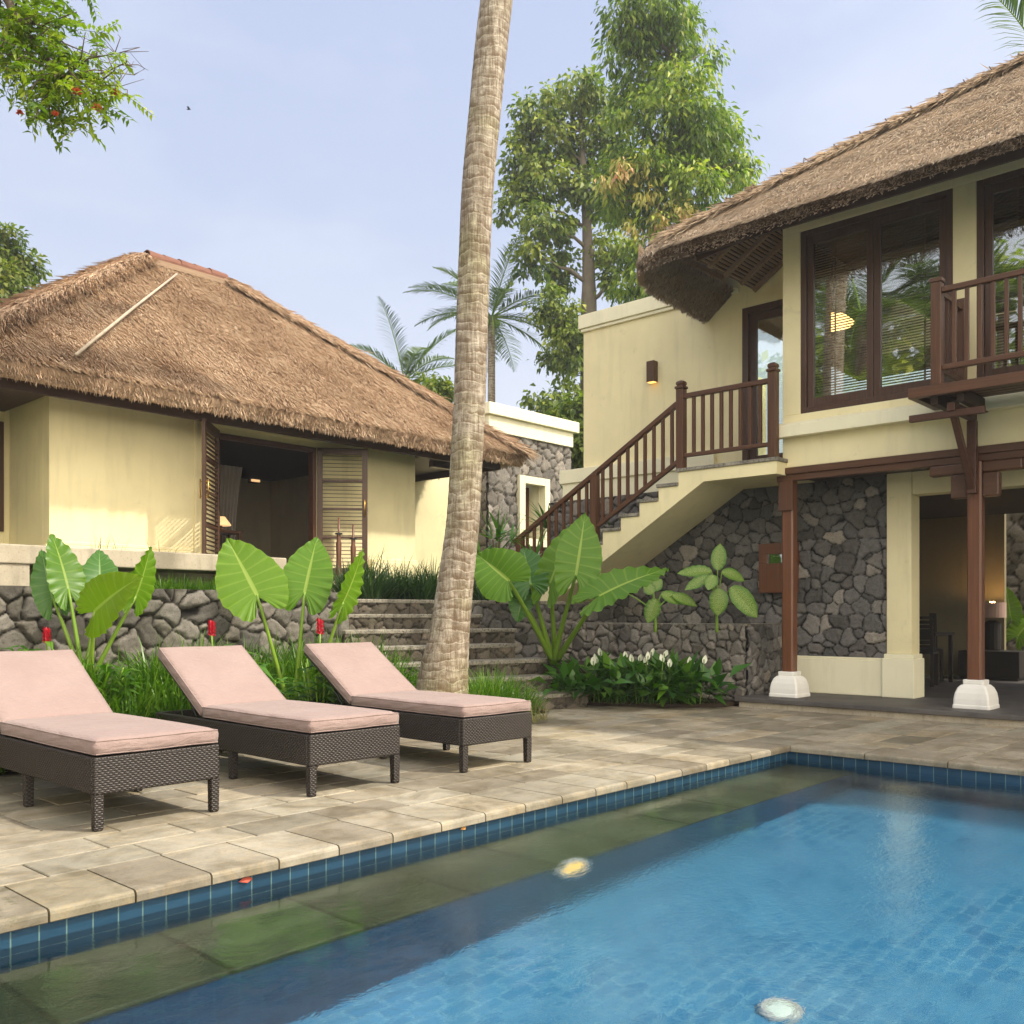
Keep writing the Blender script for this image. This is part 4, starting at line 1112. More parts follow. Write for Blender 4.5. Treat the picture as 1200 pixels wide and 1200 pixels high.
# upper door
m = MB(); m.box(PB + .06, PB + .2, DQ1 - .09, DQ1, DB, DT); m.box(PB + .06, PB + .2, DQ0, DQ0 + .09, DB, DT); m.box(PB + .06, PB + .2, DQ0 + .09, DQ1 - .09, DT - .09, DT)
m.build('door_frame', M['frame'], H2, bevel=.005)
m = MB(); m.box(PB + .1, PB + .15, DQ1 - .19, DQ1 - .092, DB + .02, DT - .092); m.box(PB + .1, PB + .15, DQ0 + .092, DQ0 + .19, DB + .02, DT - .092); m.box(PB + .1, PB + .15, DQ0 + .19, DQ1 - .19, DT - .20, DT - .092); m.box(PB + .1, PB + .15, DQ0 + .19, DQ1 - .19, DB + .02, DB + .22)
d = m.build('door', M['frame'], H2, bevel=.004); boxo('pane', M['glass'], d, (PB + .122, PB + .128, DQ0 + .185, DQ1 - .185, DB + .215, DT - .195))
# ground floor: plinth, pilaster, doorway
m = MB(); m.box(PB - .09, PB + .05, 4.40, 5.74, .115, .55); m.box(PB - .075, PB + .05, 4.40, 5.73, .55, .575)
m.box(PB - .13, PB + .22, 4.02, 4.395, .115, .58); m.box(PB - .11, PB + .2, 4.035, 4.38, .58, .63)
m.build('plinth', M['trim'], H2, bevel=.008)
m = MB(); m.box(PB - .07, PB + .2, 4.07, 4.36, .63, 2.779); m.box(PB - .045, PB + .2, 1.0, 4.07, 2.51, 2.779); m.box(PB - .07, PB + .2, QR, 1.0, .115, 2.779)
m.build('lower_wall', M['cream'], H2, bevel=.008)
stone_face('stone_wall', M['stone_wall'], H2, (PB, 9.7, .0), (0, -1, 0), (0, 0, 1), 5.36, 2.86, .155, .0145, .05, .22, 5, joint=.06, mask=lambda u, v: ~((v < .56) & (u > 3.98)))
m = MB(); m.box(PB + .03, PB + .2, 4.36, 9.7, 0, 2.835); m.build('wall_core', M['stone_wall'], H2)
# ground floor room
bq = on_p(1177, 16.0)
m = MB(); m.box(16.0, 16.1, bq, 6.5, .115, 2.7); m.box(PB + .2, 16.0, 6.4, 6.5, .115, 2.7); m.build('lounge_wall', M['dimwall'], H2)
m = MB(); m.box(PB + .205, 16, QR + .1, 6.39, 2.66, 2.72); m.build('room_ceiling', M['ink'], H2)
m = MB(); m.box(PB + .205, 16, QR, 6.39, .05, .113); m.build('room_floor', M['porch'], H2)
# porch
m = MB(); m.box(10.12, PB + .2, QR, 5.70, .062, .115); tagp = m.build('porch_slab', M['porch'], H2, bevel=.008)
m = MB(); m.box(10.16, PB + .2, QR, 5.66, -.04, .0615); m.build('porch_riser', M['concrete'], H2)
# columns on white pedestals
def column(q, cap):
    p = 10.64; z = .115; m = MB(); s = .072; c = .018
    oc = [(s, -s + c), (s, s - c), (s - c, s), (-s + c, s), (-s, s - c), (-s, -s + c), (-s + c, -s), (s - c, -s)]
    m.rings([[(p + a, q + b, zz) for a, b in oc] for zz in (z + .30, 2.699)]); e = m.build('column', M['col'], H2)
    m = MB(); pr = [(.185, 0), (.185, .035), (.178, .04), (.178, .055), (.176, .10), (.166, .16), (.145, .215), (.118, .245), (.10, .25), (.104, .262), (.104, .295), (.098, .30)]
    rg = []
    for r, h in pr:
        rr = .012 + r * .05; ring = []
        for cx, cy, a0 in ((1, 1, 0), (-1, 1, 1), (-1, -1, 2), (1, -1, 3)):
            for t in (0, .5, 1):
                a = (a0 + t) * math.pi / 2; ring.append((p + cx * (r - rr) + rr * math.cos(a), q + cy * (r - rr) + rr * math.sin(a), z + h))
        rg.append(ring)
    m.rings(rg); m.build('pedestal', M['white'], e, smooth=False, bevel=.004)
    if cap:
        m = MB(); m.box(p - .06, p + .06, q + .073, q + .46, 2.585, 2.698); m.box(p - .06, p + .06, q - .46, q - .073, 2.585, 2.698)
        m.box(p - .055, p + .055, q + .073, q + .24, 2.33, 2.584); m.box(p - .055, p + .055, q - .24, q - .073, 2.33, 2.584); m.build('corbel', M['rail_y'], e, bevel=.02)
    else:
        m = MB(); m.box(p - .11, p - .073, q - .09, q + .09, 2.34, 2.69); m.box(p - .073, p + .09, q + .073, q + .11, 2.34, 2.69); m.build('corbel', M['rail'], e, bevel=.006)
    return e
column(5.25, False)
column(3.15, True)
column(.95, True)
# balcony
BX = 9.72; BQ0, BQ1 = -.55, 3.52
B = 'balcony_floor'
m = MB(); m.box(BX, BX + .07, BQ0, BQ1, 3.27, 3.375)
m.box(BX + .07, PF - .13, BQ1 - .07, BQ1, 3.272, 3.373)
k = BX + .075
while k < PF - .2: m.box(k, k + .10, BQ0, BQ1 - .075, 3.33, 3.365); k += .108
m.build('balcony_floor', M['rail_y'], H2, bevel=.005)
for q in (3.30, 3.05, 2.1, 1.1, .0, -.4): boxo('balcony_joist', M['soffit'], H2, (BX + .10, PF - .005, q - .035, q + .035, 3.20, 3.328), bevel=.004)
for q in (3.15, .95):
    m = MB(); m.bar((BX + .13, q, 3.165), (PF - .045, q, 3.165), .075, .085); m.bar((BX + .19, q - .3, 3.10), (BX + .19, q + .42, 3.10), .06, .07)
    m.bar((BX + .22, q, 3.10), (PF - .09, q, 2.42), .06, .075); m.box(PF - .045 - .075, PF - .043, q - .045, q + .045, 2.36, 3.12)
    m.build('balcony_bracket', M['wood_x'], H2, bevel=.006)
def post(name, x, y, z0, z1, w, parent, mat, cap=True):
    m = MB(); m.box(x - w / 2, x + w / 2, y - w / 2, y + w / 2, z0, z1); o = m.build(name, mat, parent, bevel=.008)
    if cap:
        m = MB(); k = w * .5
        m.rings([[(x + a * r, y + b * r, zz) for a, b in ((-1, -1), (1, -1), (1, 1), (-1, 1))] for r, zz in ((k * 1.22, z1 + .0005), (k * 1.22, z1 + .03), (k * .75, z1 + .038), (k * 1.05, z1 + .065), (k * .9, z1 + .095), (k * .4, z1 + .11))])
        m.build('finial', mat, o, bevel=.006)
    return o
R_ = MB()
fx = BX + .08
rail = MB(); rail.box(fx - .035, fx + .035, BQ0, 3.21, 4.29, 4.345); rail.box(fx - .028, fx + .028, BQ0, 3.21, 3.52, 3.575)
rail.box(fx + .05, PF - .06, 3.235, 3.295, 4.29, 4.345); rail.box(fx + .05, PF - .06, 3.24, 3.29, 3.52, 3.575)
rail.build('balcony_rail', M['rail_y'], H2, bevel=.008)
for q in (3.262, 1.2, -.5): post('balcony_post', fx, q, 3.376, 4.40, .10, H2, M['rail'], False); 
for q in (3.262, 1.2): 
    m = MB(); m.box(fx - .06, fx + .06, q - .06, q + .06, 4.4005, 4.44); m.build('post_cap', M['rail'], H2, bevel=.006)
post('balcony_post', PF - .055, 3.262, 3.40, 4.42, .09, H2, M['rail'], False)
q = 3.10
while q > BQ0 + .1:
    if abs(q - 1.2) > .08:
        m = MB(); m.box(fx - .018, fx + .018, q - .018, q + .018, 3.575, 4.29); m.build('baluster', M['rail'], H2, bevel=.004)
    q -= .118
for x in np.arange(fx + .17, PF - .15, .125):
    m = MB(); m.box(x - .018, x + .018, 3.247, 3.283, 3.575, 4.29); m.build('baluster', M['rail'], H2, bevel=.004)
def long_hip(parent):
    """hip roof whose ridge runs along y: front eave at low x, hip end at high y"""
    ex0, ex1, ey0, ey1, ez, th = 9.60, 16.6, -6.0, 6.86, 5.50, .07
    rx = 13.09; ry1, ry0 = 3.10, -2.5; rz = ez + th + (rx - ex0) * .715
    T = [Vector((ex0, ey0, ez + th)), Vector((ex0, ey1, ez + th - .04)), Vector((ex1, ey1, ez + th)), Vector((ex1, ey0, ez + th))]
    r1, r0 = Vector((rx, ry1, rz)), Vector((rx, ry0, rz))
    qs = [(T[1], T[0], r0, r1), (T[2], T[1], r1, r1), (T[3], T[2], r1, r0), (T[0], T[3], r0, r0)]
    V = []; Fc = []; A = []; o = 0
    for a, b, c, d in qs:
        nu, nv = 60, 22; nrm = (b - a).cross(d - a).normalized()
        if nrm.z < 0: nrm = -nrm
        for j in range(nv + 1):
            for i in range(nu + 1):
                s, t = i / nu, j / nv; p = a.lerp(b, s).lerp(d.lerp(c, s), t)
                p = p - nrm * .01; p.z -= .015 * max(0, 1 - t * 9) ** 2
                V.append(p); A.append((.3, .3, 0))
        for j in range(nv):
            for i in range(nu): Fc.append([o + j * (nu + 1) + i, o + j * (nu + 1) + i + 1, o + (j + 1) * (nu + 1) + i + 1, o + (j + 1) * (nu + 1) + i])
        o += (nu + 1) * (nv + 1)
    cs = [(ex0, ey1), (ex0, ey0), (ex1, ey0), (ex1, ey1)]; ring = []
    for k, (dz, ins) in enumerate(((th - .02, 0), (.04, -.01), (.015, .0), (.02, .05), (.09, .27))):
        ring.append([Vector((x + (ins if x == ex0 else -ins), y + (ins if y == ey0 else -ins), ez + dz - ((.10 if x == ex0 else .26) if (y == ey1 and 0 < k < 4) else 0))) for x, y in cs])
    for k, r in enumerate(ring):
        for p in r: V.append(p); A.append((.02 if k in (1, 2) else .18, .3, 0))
    for k in range(4):
        for i in range(4): Fc.append([o + k * 4 + i, o + k * 4 + (i + 1) % 4, o + (k + 1) * 4 + (i + 1) % 4, o + (k + 1) * 4 + i])
    def rnd_corner(P, r=.45):
        P = np.array(P, float); a_ = P[:, 0] - ex0; b_ = ey1 - P[:, 1]; dd = np.hypot(r - a_, r - b_); k = (a_ < r) & (b_ < r) & (dd > r)
        sc = np.where(k, (r + (dd - r) * .35) / np.maximum(dd, 1e-6), 1.0); P[:, 0] = np.where(k, ex0 + r - (r - a_) * sc, P[:, 0]); P[:, 1] = np.where(k, ey1 - r + (r - b_) * sc, P[:, 1]); return P
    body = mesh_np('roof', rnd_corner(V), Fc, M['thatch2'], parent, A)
    vis = [(T[1], Vector((ex0, -1.5, ez + th)), Vector((rx, -1.0, rz)), r1), qs[1]]
    parts = [straws(vis, 105000, (.10, .27), .0075, .022, .28, 43, rnd=(.3, 1))]
    zz = ez - .0
    E0, E1_ = Vector((ex0 - .03, ey1 + .03, zz)), Vector((ex0 - .03, -1.5, zz)); up1, up2 = Vector((.02, 0, .005)), Vector((.04, 0, .07))
    parts.append(straws([(E0 + Vector((0, 0, -.2)), E1_ + up1, E1_ + up2, E0 + Vector((.04, 0, .10)))], 4000, (.02, .05), .008, .02, .35, 61, rnd=(.0, .5), out=(-1, 0, 0)))
    parts.append(fringe([E0 + Vector((.03, 0, -.06)), E1_ + Vector((.03, 0, .045))], 3500, (-1, 0, 0), (.02, .06), .008, 51, jitter=.03, rnd=(.0, .6)))
    parts.append(straws([(Vector((11.6, ey1 + .06, zz - .3)), Vector((ex0, ey1 + .06, zz - .2)), Vector((ex0, ey1, zz + .2)), Vector((11.6, ey1, zz + .2)))], 9000, (.04, .11), .0065, .03, .35, 62, rnd=(.15, .9), out=(0, 1, 0)))
    parts.append(straws([(Vector((11.6, ey1 - .02, zz - .30)), Vector((ex0, ey1 - .02, zz - .20)), Vector((ex0 + .3, ey1 - .42, zz + .02)), Vector((11.6, ey1 - .42, zz + .02)))], 15000, (.04, .11), .0065, .02, .3, 63, rnd=(.15, .95), out=(-.2, -1, -1)))
    for dz, dy, kk in ((-.12, .05, 1800), (-.20, .0, 1800)):
        parts.append(fringe([(ex0 - .02, ey1 + dy, zz + dz), (11.6, ey1 + dy, zz + dz - .06)], kk, (0, 1, 0), (.04, .13), .009, 53 + kk, jitter=.05, rnd=(.05, .6)))
    parts.append(fringe([(ex0 + .1, ey1 - .2, zz - .02), (11.6, ey1 - .2, zz - .08)], 3000, (0, -.6, 0), (.04, .13), .009, 54, jitter=.06, rnd=(.0, .5)))
    v, f, a = merge5(parts); mesh_np('straw', rnd_corner(v), f, M['thatch2'], body, a)
    hip_straw('hip_straw', tuple(T[1].lerp(r1, .10) + Vector((0, 0, -.02))), tuple(r1), 8000, M['thatch2'], body, 44, .2, .008)
    # twisted rope bindings seen on the hip
    rs = np.random.RandomState(4); m = MB()
    for t in np.linspace(.06, .95, 15):
        p = T[1].lerp(r1, t) + Vector((0, 0, .09)); s_ = Vector((-.30, .05, -.12)) * rs.uniform(.6, 1.1)
        m.tube([p + Vector((0, .05, .0)), p + s_ * .5 + Vector((0, 0, .03)), p + s_ + Vector((0, -.1, -.04))], .007, 5)
    m.build('hip_binding', M['twig'], body)
    return body
roof2 = long_hip(H2)
m = MB(); fz0, fz1 = 5.44, 5.60
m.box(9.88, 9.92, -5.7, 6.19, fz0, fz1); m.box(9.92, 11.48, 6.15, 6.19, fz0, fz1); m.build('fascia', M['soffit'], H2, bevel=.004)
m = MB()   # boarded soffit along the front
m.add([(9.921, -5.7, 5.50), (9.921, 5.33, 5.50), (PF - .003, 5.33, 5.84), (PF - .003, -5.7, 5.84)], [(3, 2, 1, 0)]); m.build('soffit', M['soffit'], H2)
m = MB()   # lathing under the hip end
for k in range(20):
    t = k / 19; y = 6.14 - .79 * t; z = 5.45 + .52 * t
    m.bar((9.95 + max(0, z - 5.56) / .66, y, z), (11.49, y, z), .034, .018)
m.build('roof_lath', M['lath'], H2)
m = MB(); m.add([(9.95, 6.15, 5.475), (11.49, 6.15, 5.475), (11.49, 5.33, 6.0), (10.65, 5.33, 6.0)], [(0, 1, 2, 3)]); m.build('roof_underlay', M['ink'], H2)
for x in (10.3, 10.7, 11.1, 11.44):
    k = min(1, (x - 9.9) / .8); m = MB(); m.bar((x, 6.16, 5.41), (x, 6.16 - .82 * k, 5.41 + .53 * k), .05, .06); m.build('rafter', M['lath'], H2, bevel=.004)
m = MB(); m.bar((9.93, 6.12, 5.41), (10.72, 5.33, 5.92), .07, .09); m.build('hip_rafter', M['wood_x'], H2, bevel=.004)
# ---- wall lamp, wooden box on the stone wall
e = empty('wall_lamp', (PB + .07, 7.81, 4.6), 'brown bronze wall lamp on the cream wall above the stair landing', 'wall lamp')
wl = on_p(764, PB + .02)
m = MB(); m.box(PB - .03, PB + .077, wl - .065, wl + .065, 4.46, 4.76); m.build('lamp_body', M['lampmetal'], e, bevel=.006)
m = MB(); m.box(PB - .02, PB + .06, wl - .05, wl + .05, 4.452, 4.4595); m.build('lamp_glass', m_emit('amber_lamp', (1, .5, .12), 1.2), e)
e = empty('wooden_wall_box', (PB - .1, 5.8, 1.36), 'brown wooden box with a small glass window on the stone wall', 'wall box')
a, b = on_p(889, PB - .13), on_p(932, PB - .13)
m = MB(); z0, z1 = 1.38, 2.02; wz0, wz1 = 1.76, 1.88; wa, wb = a - (a - b) * .22, b + .05
m.box(PB - .13, PB + .03, b, a, z0, wz0); m.box(PB - .13, PB + .03, b, a, wz1, z1); m.box(PB - .13, PB + .03, wa, a, wz0, wz1); m.box(PB - .13, PB + .03, b, wb, wz0, wz1); m.build('box', M['col'], e, bevel=.006)
m = MB(); m.box(PB - .09, PB - .08, wb, wa, wz0, wz1); m.build('glass_window', M['glass'], e); m = MB(); m.box(PB - .02, PB + .0, wb + .01, wa - .01, wz0 + .005, wz1 - .005); m.build('backing', M['white'], e)

# ================================================================= staircase
S = empty('staircase', (11, 7.5, 1.3), 'cream plastered outdoor staircase with dark stone treads rising to the upper door', 'staircase')
PS0, PS1 = 10.35, PB - .06
LZ = 2.965; QL0, QL1 = 5.27, 6.63; RI, TR = .1735, .302
n = 10
prof = [(QL0, LZ - .045), (QL1, LZ - .045)]
for k in range(1, n + 1):
    prof += [(QL1 + (k - 1) * TR, LZ - k * RI - .045), (QL1 + k * TR, LZ - k * RI - .045)]
qe = QL1 + n * TR
prof += [(qe, 1.0), (9.2, 1.0), (6.26, 2.765), (QL0, 2.765)]
m = MB(); m.prism(prof[::-1], PS0, PS1, lambda i, j, t: (t, i, j)); m.build('flight', M['cream'], S, bevel=.004)
m = MB(); m.box(PS0 - .02, PS1, QL0 - .02, QL1 + .03, LZ - .0445, LZ); m.build('landing_slab', M['cap'], S, bevel=.006)
for k in range(1, n + 1):
    q = QL1 + (k - 1) * TR; m = MB(); z = LZ - k * RI
    m.box(PS0 - .02, PS1, q + .002, q + TR + .03, z - .0445, z); m.build('tread', M['cap'], S, bevel=.006)
    boxo('riser', M['stone_wing'], S, (PS0 + .5, PS1, q + TR - .02 + .0205, q + TR + .015, z - RI + .002, z - .046)) if k < n else None
px = PS0 + .07
def slope_z(q): return LZ - (q - QL1) * RI / TR
qa, qb, qc, qd = 5.35, 6.63, 8.03, 9.42
for q, zb, h in ((qa, LZ, 1.03), (qb, LZ, 1.03), (qc, slope_z(qc) - .14, 1.02), (qd, slope_z(qd) - .1, .98)):
    post('newel_post', px, q, zb + .001, zb + h, .105, S, M['rail'], q < 8)
m = MB(); m.bar((px, qa + .05, LZ + .93), (px, qb - .05, LZ + .93), .075, .06); m.build('landing_rail', M['rail_y'], S, bevel=.008)
m = MB(); m.bar((px, qa + .05, LZ + .17), (px, qb - .05, LZ + .17), .055, .05); m.build('landing_rail', M['rail_y'], S, bevel=.008)
m = MB(); zt = lambda q: slope_z(q) + .88; zb = lambda q: slope_z(q) + .13
m.bar((px, qb + .05, zt(qb + .05)), (px, qd + .12, zt(qd + .12)), .075, .065); m.build('handrail', M['rail_y'], S, bevel=.01)
m = MB(); m.bar((px, qb + .05, zb(qb + .05)), (px, qc - .052, zb(qc - .052)), .055, .055); m.bar((px, qc + .052, zb(qc + .052)), (px, qd - .05, zb(qd - .05)), .055, .055); m.build('lower_rail', M['rail_y'], S, bevel=.006)
for q in np.arange(qa + .17, qb - .1, .132):
    m = MB(); m.box(px - .02, px + .02, q - .02, q + .02, LZ + .19, LZ + .905); m.build('baluster', M['rail'], S, bevel=.004)
for q0, q1 in ((qb, qc), (qc, qd)):
    for q in np.linspace(q0, q1, 11)[1:-1]:
        m = MB(); m.box(px - .02, px + .02, q - .02, q + .02, zb(q) + .02, zt(q) - .03); m.build('baluster', M['rail'], S, bevel=.004)

# ================================================================= stone walls, terrace, garden steps
W1 = empty('retaining_wall', (2, 8.8, .4), 'low grey boulder retaining wall behind the loungers and big leaves', 'stone wall')
stone_face('stonework', M['stone_left'], W1, (-1.5, 8.8, -.05), (1, 0, 0), (0, 0, 1), 8.25, 1.40, .18, .0145, .055, .38, 8, joint=.07, aspect=1.15)
boxo('core', M['stone_left'], W1, (-1.5, 6.75, 8.83, 9.15, -.05, 1.33))
W2 = empty('planter_wall', (10.4, 7, 0), 'low lava stone planter wall under the staircase', 'stone wall')
stone_face('stonework', M['stone_wing'], W2, (10.42, 8.75, -.05), (0, -1, 0), (0, 0, 1), 3.05, 1.03, .135, .014, .045, .35, 15, joint=.07, aspect=1.1)
stone_face('stonework', M['stone_wall'], W2, (10.42, 5.71, -.05), (1, 0, 0), (0, 0, 1), 1.0, 1.03, .14, .014, .045, .35, 16, joint=.07, aspect=1.1)
boxo('core', M['stone_wall'], W2, (10.45, 10.68, 5.74, 8.72, -.05, .955), (10.68, 11.4, 5.74, 5.95, -.05, .955))
boxo('coping', M['cap'], W2, (10.40, 10.68, 5.70, 8.72, .956, .985), (10.681, 11.4, 5.70, 5.95, .956, .984), bevel=.008)
m = MB(); m.box(10.69, 11.40, 5.96, 8.72, .5, .88); tag(m.build('planter_soil', M['soil']), kind='structure')
# steps : local frame
SO = Vector((8.87, 6.96, 0)); e1 = Vector((-.982, .189, 0)); e2 = Vector((.189, .982, 0))
def solve_t(u, s):
    k = (u - 600) / F; base = SO + e2 * s
    f = lambda v: (SN * v.x - CS * v.y) - k * (CS * v.x + SN * v.y)
    return -f(base) / f(e1)
GS = empty('garden_steps', (7.5, 8, 0), 'seven lava stone garden steps with worn caps climbing past the palm', 'steps')
ztr = [.185, .37, .555, .735, .92, 1.105, 1.29]
ru = [687, 645, 644, 602.5, 602.5, 562.5, 596]
ends = []
for k in range(7):
    s = .33 * k; t0 = solve_t(ru[k], s); t1 = solve_t(403 if k < 6 else 384, s); z = ztr[k]; ends.append(t0)
    def lp(t, s_, zz): p = SO + e1 * t + e2 * s_; return (p.x, p.y, zz)
    zb = ztr[k - 1] if k else -.02
    m = MB(); m.add([lp(t, ss, zz) for zz in (z - .05, z) for t, ss in ((t0 - .03, s - .03), (t1, s - .03), (t1, s + .36), (t0 - .03, s + .36))],
        [(0, 3, 2, 1), (4, 5, 6, 7), (0, 1, 5, 4), (1, 2, 6, 5), (2, 3, 7, 6), (3, 0, 4, 7)]); m.build('tread', M['cap'], GS, bevel=.012)
    stone_face('riser', M['stone_step'], GS, lp(t1, s, zb - .02), tuple(-e1), (0, 0, 1), t1 - t0, z - zb - .03, .115, .015, .03, .3, 60 + k, joint=.06, aspect=1.2)
    m = MB(); m.add([lp(t, ss, zz) for zz in (-.05, z - .051) for t, ss in ((t0, s + .02), (t1, s + .02), (t1, s + .4), (t0, s + .4))],
        [(0, 3, 2, 1), (4, 5, 6, 7), (0, 1, 5, 4), (1, 2, 6, 5), (2, 3, 7, 6), (3, 0, 4, 7)]); m.build('step_core', M['stone_step'], GS)
s7 = 1.98; W3 = empty('side_wall', (9.3, 8.9, 0), 'dark stone retaining wall right of the garden steps behind the big leaves', 'stone wall')
p_a = SO + e1 * (ends[5] + .2) + e2 * (s7 - .01)
stone_face('stonework', M['stone_wall'], W3, (p_a.x, p_a.y, -.05), tuple(-e1), (0, 0, 1), 2.9, 1.29, .15, .016, .045, .35, 71, joint=.07)
m = MB(); p_b = p_a - e1 * 2.85; m.bar(p_a + e2 * .17 + Vector((0, 0, .6)), p_b + e2 * .17 + Vector((0, 0, .6)), .3, 1.24); m.build('core', M['stone_wall'], W3)
m = MB(); m.bar(p_a - e1 * .9 + e2 * .12 + Vector((0, 0, 1.265)), p_b + e2 * .12 + Vector((0, 0, 1.265)), .3, .05); m.build('cap', M['cap'], W3, bevel=.01)
poly = [(-6, 9.0), (6.6, 9.0), (6.75, 9.6), (9.3, 9.15), (10.55, 8.95), (11.40, 8.95), (11.40, 9.75), (30, 9.75), (30, 40), (-40, 40), (-40, 9.0)]
m = MB(); m.prism(poly, .0, 1.245, lambda i, j, t: (i, j, t)); tag(m.build('terrace', _groundmat()), kind='structure')
m = MB(); m.box(3.0, 6.34, 10.2, QW, 1.2, FZ); m.box(6.345, 9.9, 11.45, QW, 1.2, FZ - .001); tag(m.build('terrace_floor', M['concrete']), kind='structure')
L1 = empty('concrete_bench_slab', (3, 9.8, 1.57), 'long pale concrete ledge slab floating above the boulder wall', 'ledge')
boxo('slab', M['concrete'], L1, (-2, 6.34, 9.40, 10.15, 1.575, 1.757), bevel=.012)
boxo('pier', M['concrete'], L1, (-2, 3.50, 9.42, 10.1, 1.24, 1.574), (5.9, 6.25, 9.8, 10.1, 1.24, 1.574), bevel=.01)
# ================================================================= stone outbuilding
H3 = empty('stone_outbuilding', (15, 14, 1.3), 'brown lava stone outbuilding with cream parapet and small white framed window', 'building')
QS = 13.5; xa = on_q(571, QS); xb = on_q(668, QS)
wx0, wx1, wz0, wz1 = on_q(606, QS), on_q(640, QS), 2.56, 4.05
stone_face('wall', M['stone_wing'], H3, (xa, QS, 1.2), (1, 0, 0), (0, 0, 1), xb - xa, 3.75, .22, .03, .05, .3, 81, joint=.07, mask=lambda u, v: ~((u + xa > wx0 + .05) & (u + xa < wx1 - .05) & (v + 1.2 > wz0 + .05) & (v + 1.2 < wz1 - .05)))
stone_face('wall', M['stone_wing'], H3, (xa, 15.5, 1.2), (0, -1, 0), (0, 0, 1), 2.0, 3.75, .22, .03, .05, .3, 82, joint=.07)
m = MB()
m.box(xa + .03, wx0 + .1, QS + .03, QS + .3, 1.2, 4.85); m.box(wx1 - .1, xb - .02, QS + .03, QS + .3, 1.2, 4.85); m.box(wx0 + .1, wx1 - .1, QS + .03, QS + .3, 1.2, wz0 + .1); m.box(wx0 + .1, wx1 - .1, QS + .03, QS + .3, wz1 - .1, 4.85)
m.box(xa + .03, xa + .3, QS + .3, 18, 1.2, 4.85); m.box(xb - .3, xb - .02, QS + .3, 18, 1.2, 4.85); m.build('wall_core', M['stone_wing'], H3)
m = MB(); m.box(xa - .03, xb + .02, QS - .08, QS + .4, 4.86, 5.19); m.box(xa - .10, xb + .14, QS - .16, QS + .45, 5.19, 5.43)
m.box(xa - .03, xa + .3, QS + .4, 18, 4.86, 5.19); m.box(xa - .10, xa + .35, QS + .45, 18, 5.19, 5.43); m.box(xb - .3, xb + .02, QS + .4, 18, 4.86, 5.19); m.build('parapet', M['trim'], H3, bevel=.012)
m = MB(); t = .16; m.box(wx0 - .02, wx0 + t, QS - .10, QS + .06, wz0, wz1); m.box(wx1 - t + .02, wx1 + .02, QS - .10, QS + .06, wz0, wz1); m.box(wx0 + t, wx1 - t + .02, QS - .10, QS + .06, wz1 - t, wz1); m.box(wx0 + t, wx1 - t + .02, QS - .10, QS + .06, wz0, wz0 + t)
m.box(wx0 + t - .04, wx0 + t, QS + .06, QS + .5, wz0, wz1); m.box(wx1 - t, wx1 - t + .05, QS + .06, QS + .5, wz0, wz1)
w = m.build('window', M['trim'], H3, bevel=.006)
m = MB(); a, b, c, d = wx0 + t, wx1 - t, wz0 + t, wz1 - t
m.box(a, a + .09, QS + .36, QS + .42, c, d); m.box(b - .09, b, QS + .36, QS + .42, c, d); m.box(a + .09, b - .09, QS + .36, QS + .42, d - .1, d); m.box(a + .09, b - .09, QS + .36, QS + .42, c, c + .1); m.build('frame', M['col'], w, bevel=.004)
boxo('pane', M['glass'], w, (a + .09, b - .09, QS + .385, QS + .39, c + .1, d - .1))
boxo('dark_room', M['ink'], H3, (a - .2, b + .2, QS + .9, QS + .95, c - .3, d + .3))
# garden wall joining the cottage and the outbuilding
G = empty('garden_wall', (12, 14, 1.3), 'cream garden wall between the cottage and the stone outbuilding', 'wall')
boxo('wall', M['cream'], G, (10.91, xa - .01, 14.0, 14.2, 1.2, 4.3), bevel=.01); boxo('plinth', M['cream'], G, (10.96, xa - .02, 13.96, 13.998, 1.2, 1.98), bevel=.006)
# ---- ground floor room furniture
def chair(p, q, rz, label):
    e = empty('dining_chair', (0, 0, 0), label, 'chair', 'dark chairs in the ground floor room', local=True)
    for sx in (0, .40):
        m = MB(); m.bar((sx, .02, 0), (sx, .02, .44), .04, .04); m.build('leg', M['ink'], e)
        m = MB(); m.bar((sx, .40, 0), (sx, .42, .45), .04, .04); m.bar((sx, .42, .45), (sx, .50, 1.0), .04, .04); m.build('leg', M['ink'], e)
    m = MB(); m.box(-.02, .42, 0, .44, .44, .48); m.build('seat', M['ink'], e, bevel=.008)
    m = MB()
    for k in range(7): z = .55 + k * .065; y = .42 + (z - .45) * .145; m.bar((.02, y, z), (.38, y, z), .02, .035)
    m.build('backrest', M['ink'], e)
    e.location = (p, q, .115); e.rotation_euler.z = rz; return e
pc = at(1098, 800, 13.2); chair(pc.x, pc.y, R(100), 'dark slatted dining chair standing in the ground floor room')
pc = at(1070, 800, 14.0); chair(pc.x, pc.y, R(-60), 'dark dining chair half hidden by the cream door pilaster')
e = empty('dining_table', (13, 4.2, .115), 'dark dining table between the two chairs in the ground floor room', 'table')
pc = at(1078, 800, 13.7); boxo('tabletop', M['ink'], e, (pc.x - .4, pc.x + .4, pc.y - .35, pc.y + .45, .80, .84), bevel=.006)
for sx in (-.36, .36):
    for sy in (-.31, .4): boxo('leg', M['ink'], e, (pc.x + sx - .025, pc.x + sx + .025, pc.y + sy - .025, pc.y + sy + .025, .115, .80))
lp_ = at(1163, 714, 14.4)
e = empty('sideboard', (lp_.x, lp_.y, .115), 'dark wooden sideboard carrying the drum shade lamp', 'sideboard')
boxo('cabinet', M['ink'], e, (lp_.x - .3, lp_.x + .3, lp_.y - .45, lp_.y + .4, .16, .55), bevel=.008); boxo('cabinet_base', M['ink'], e, (lp_.x - .27, lp_.x + .27, lp_.y - .42, lp_.y + .37, .115, .16))
e = empty('drum_lamp', (lp_.x, lp_.y, .551), 'table lamp with pink drum shade behind the balcony column', 'lamp')
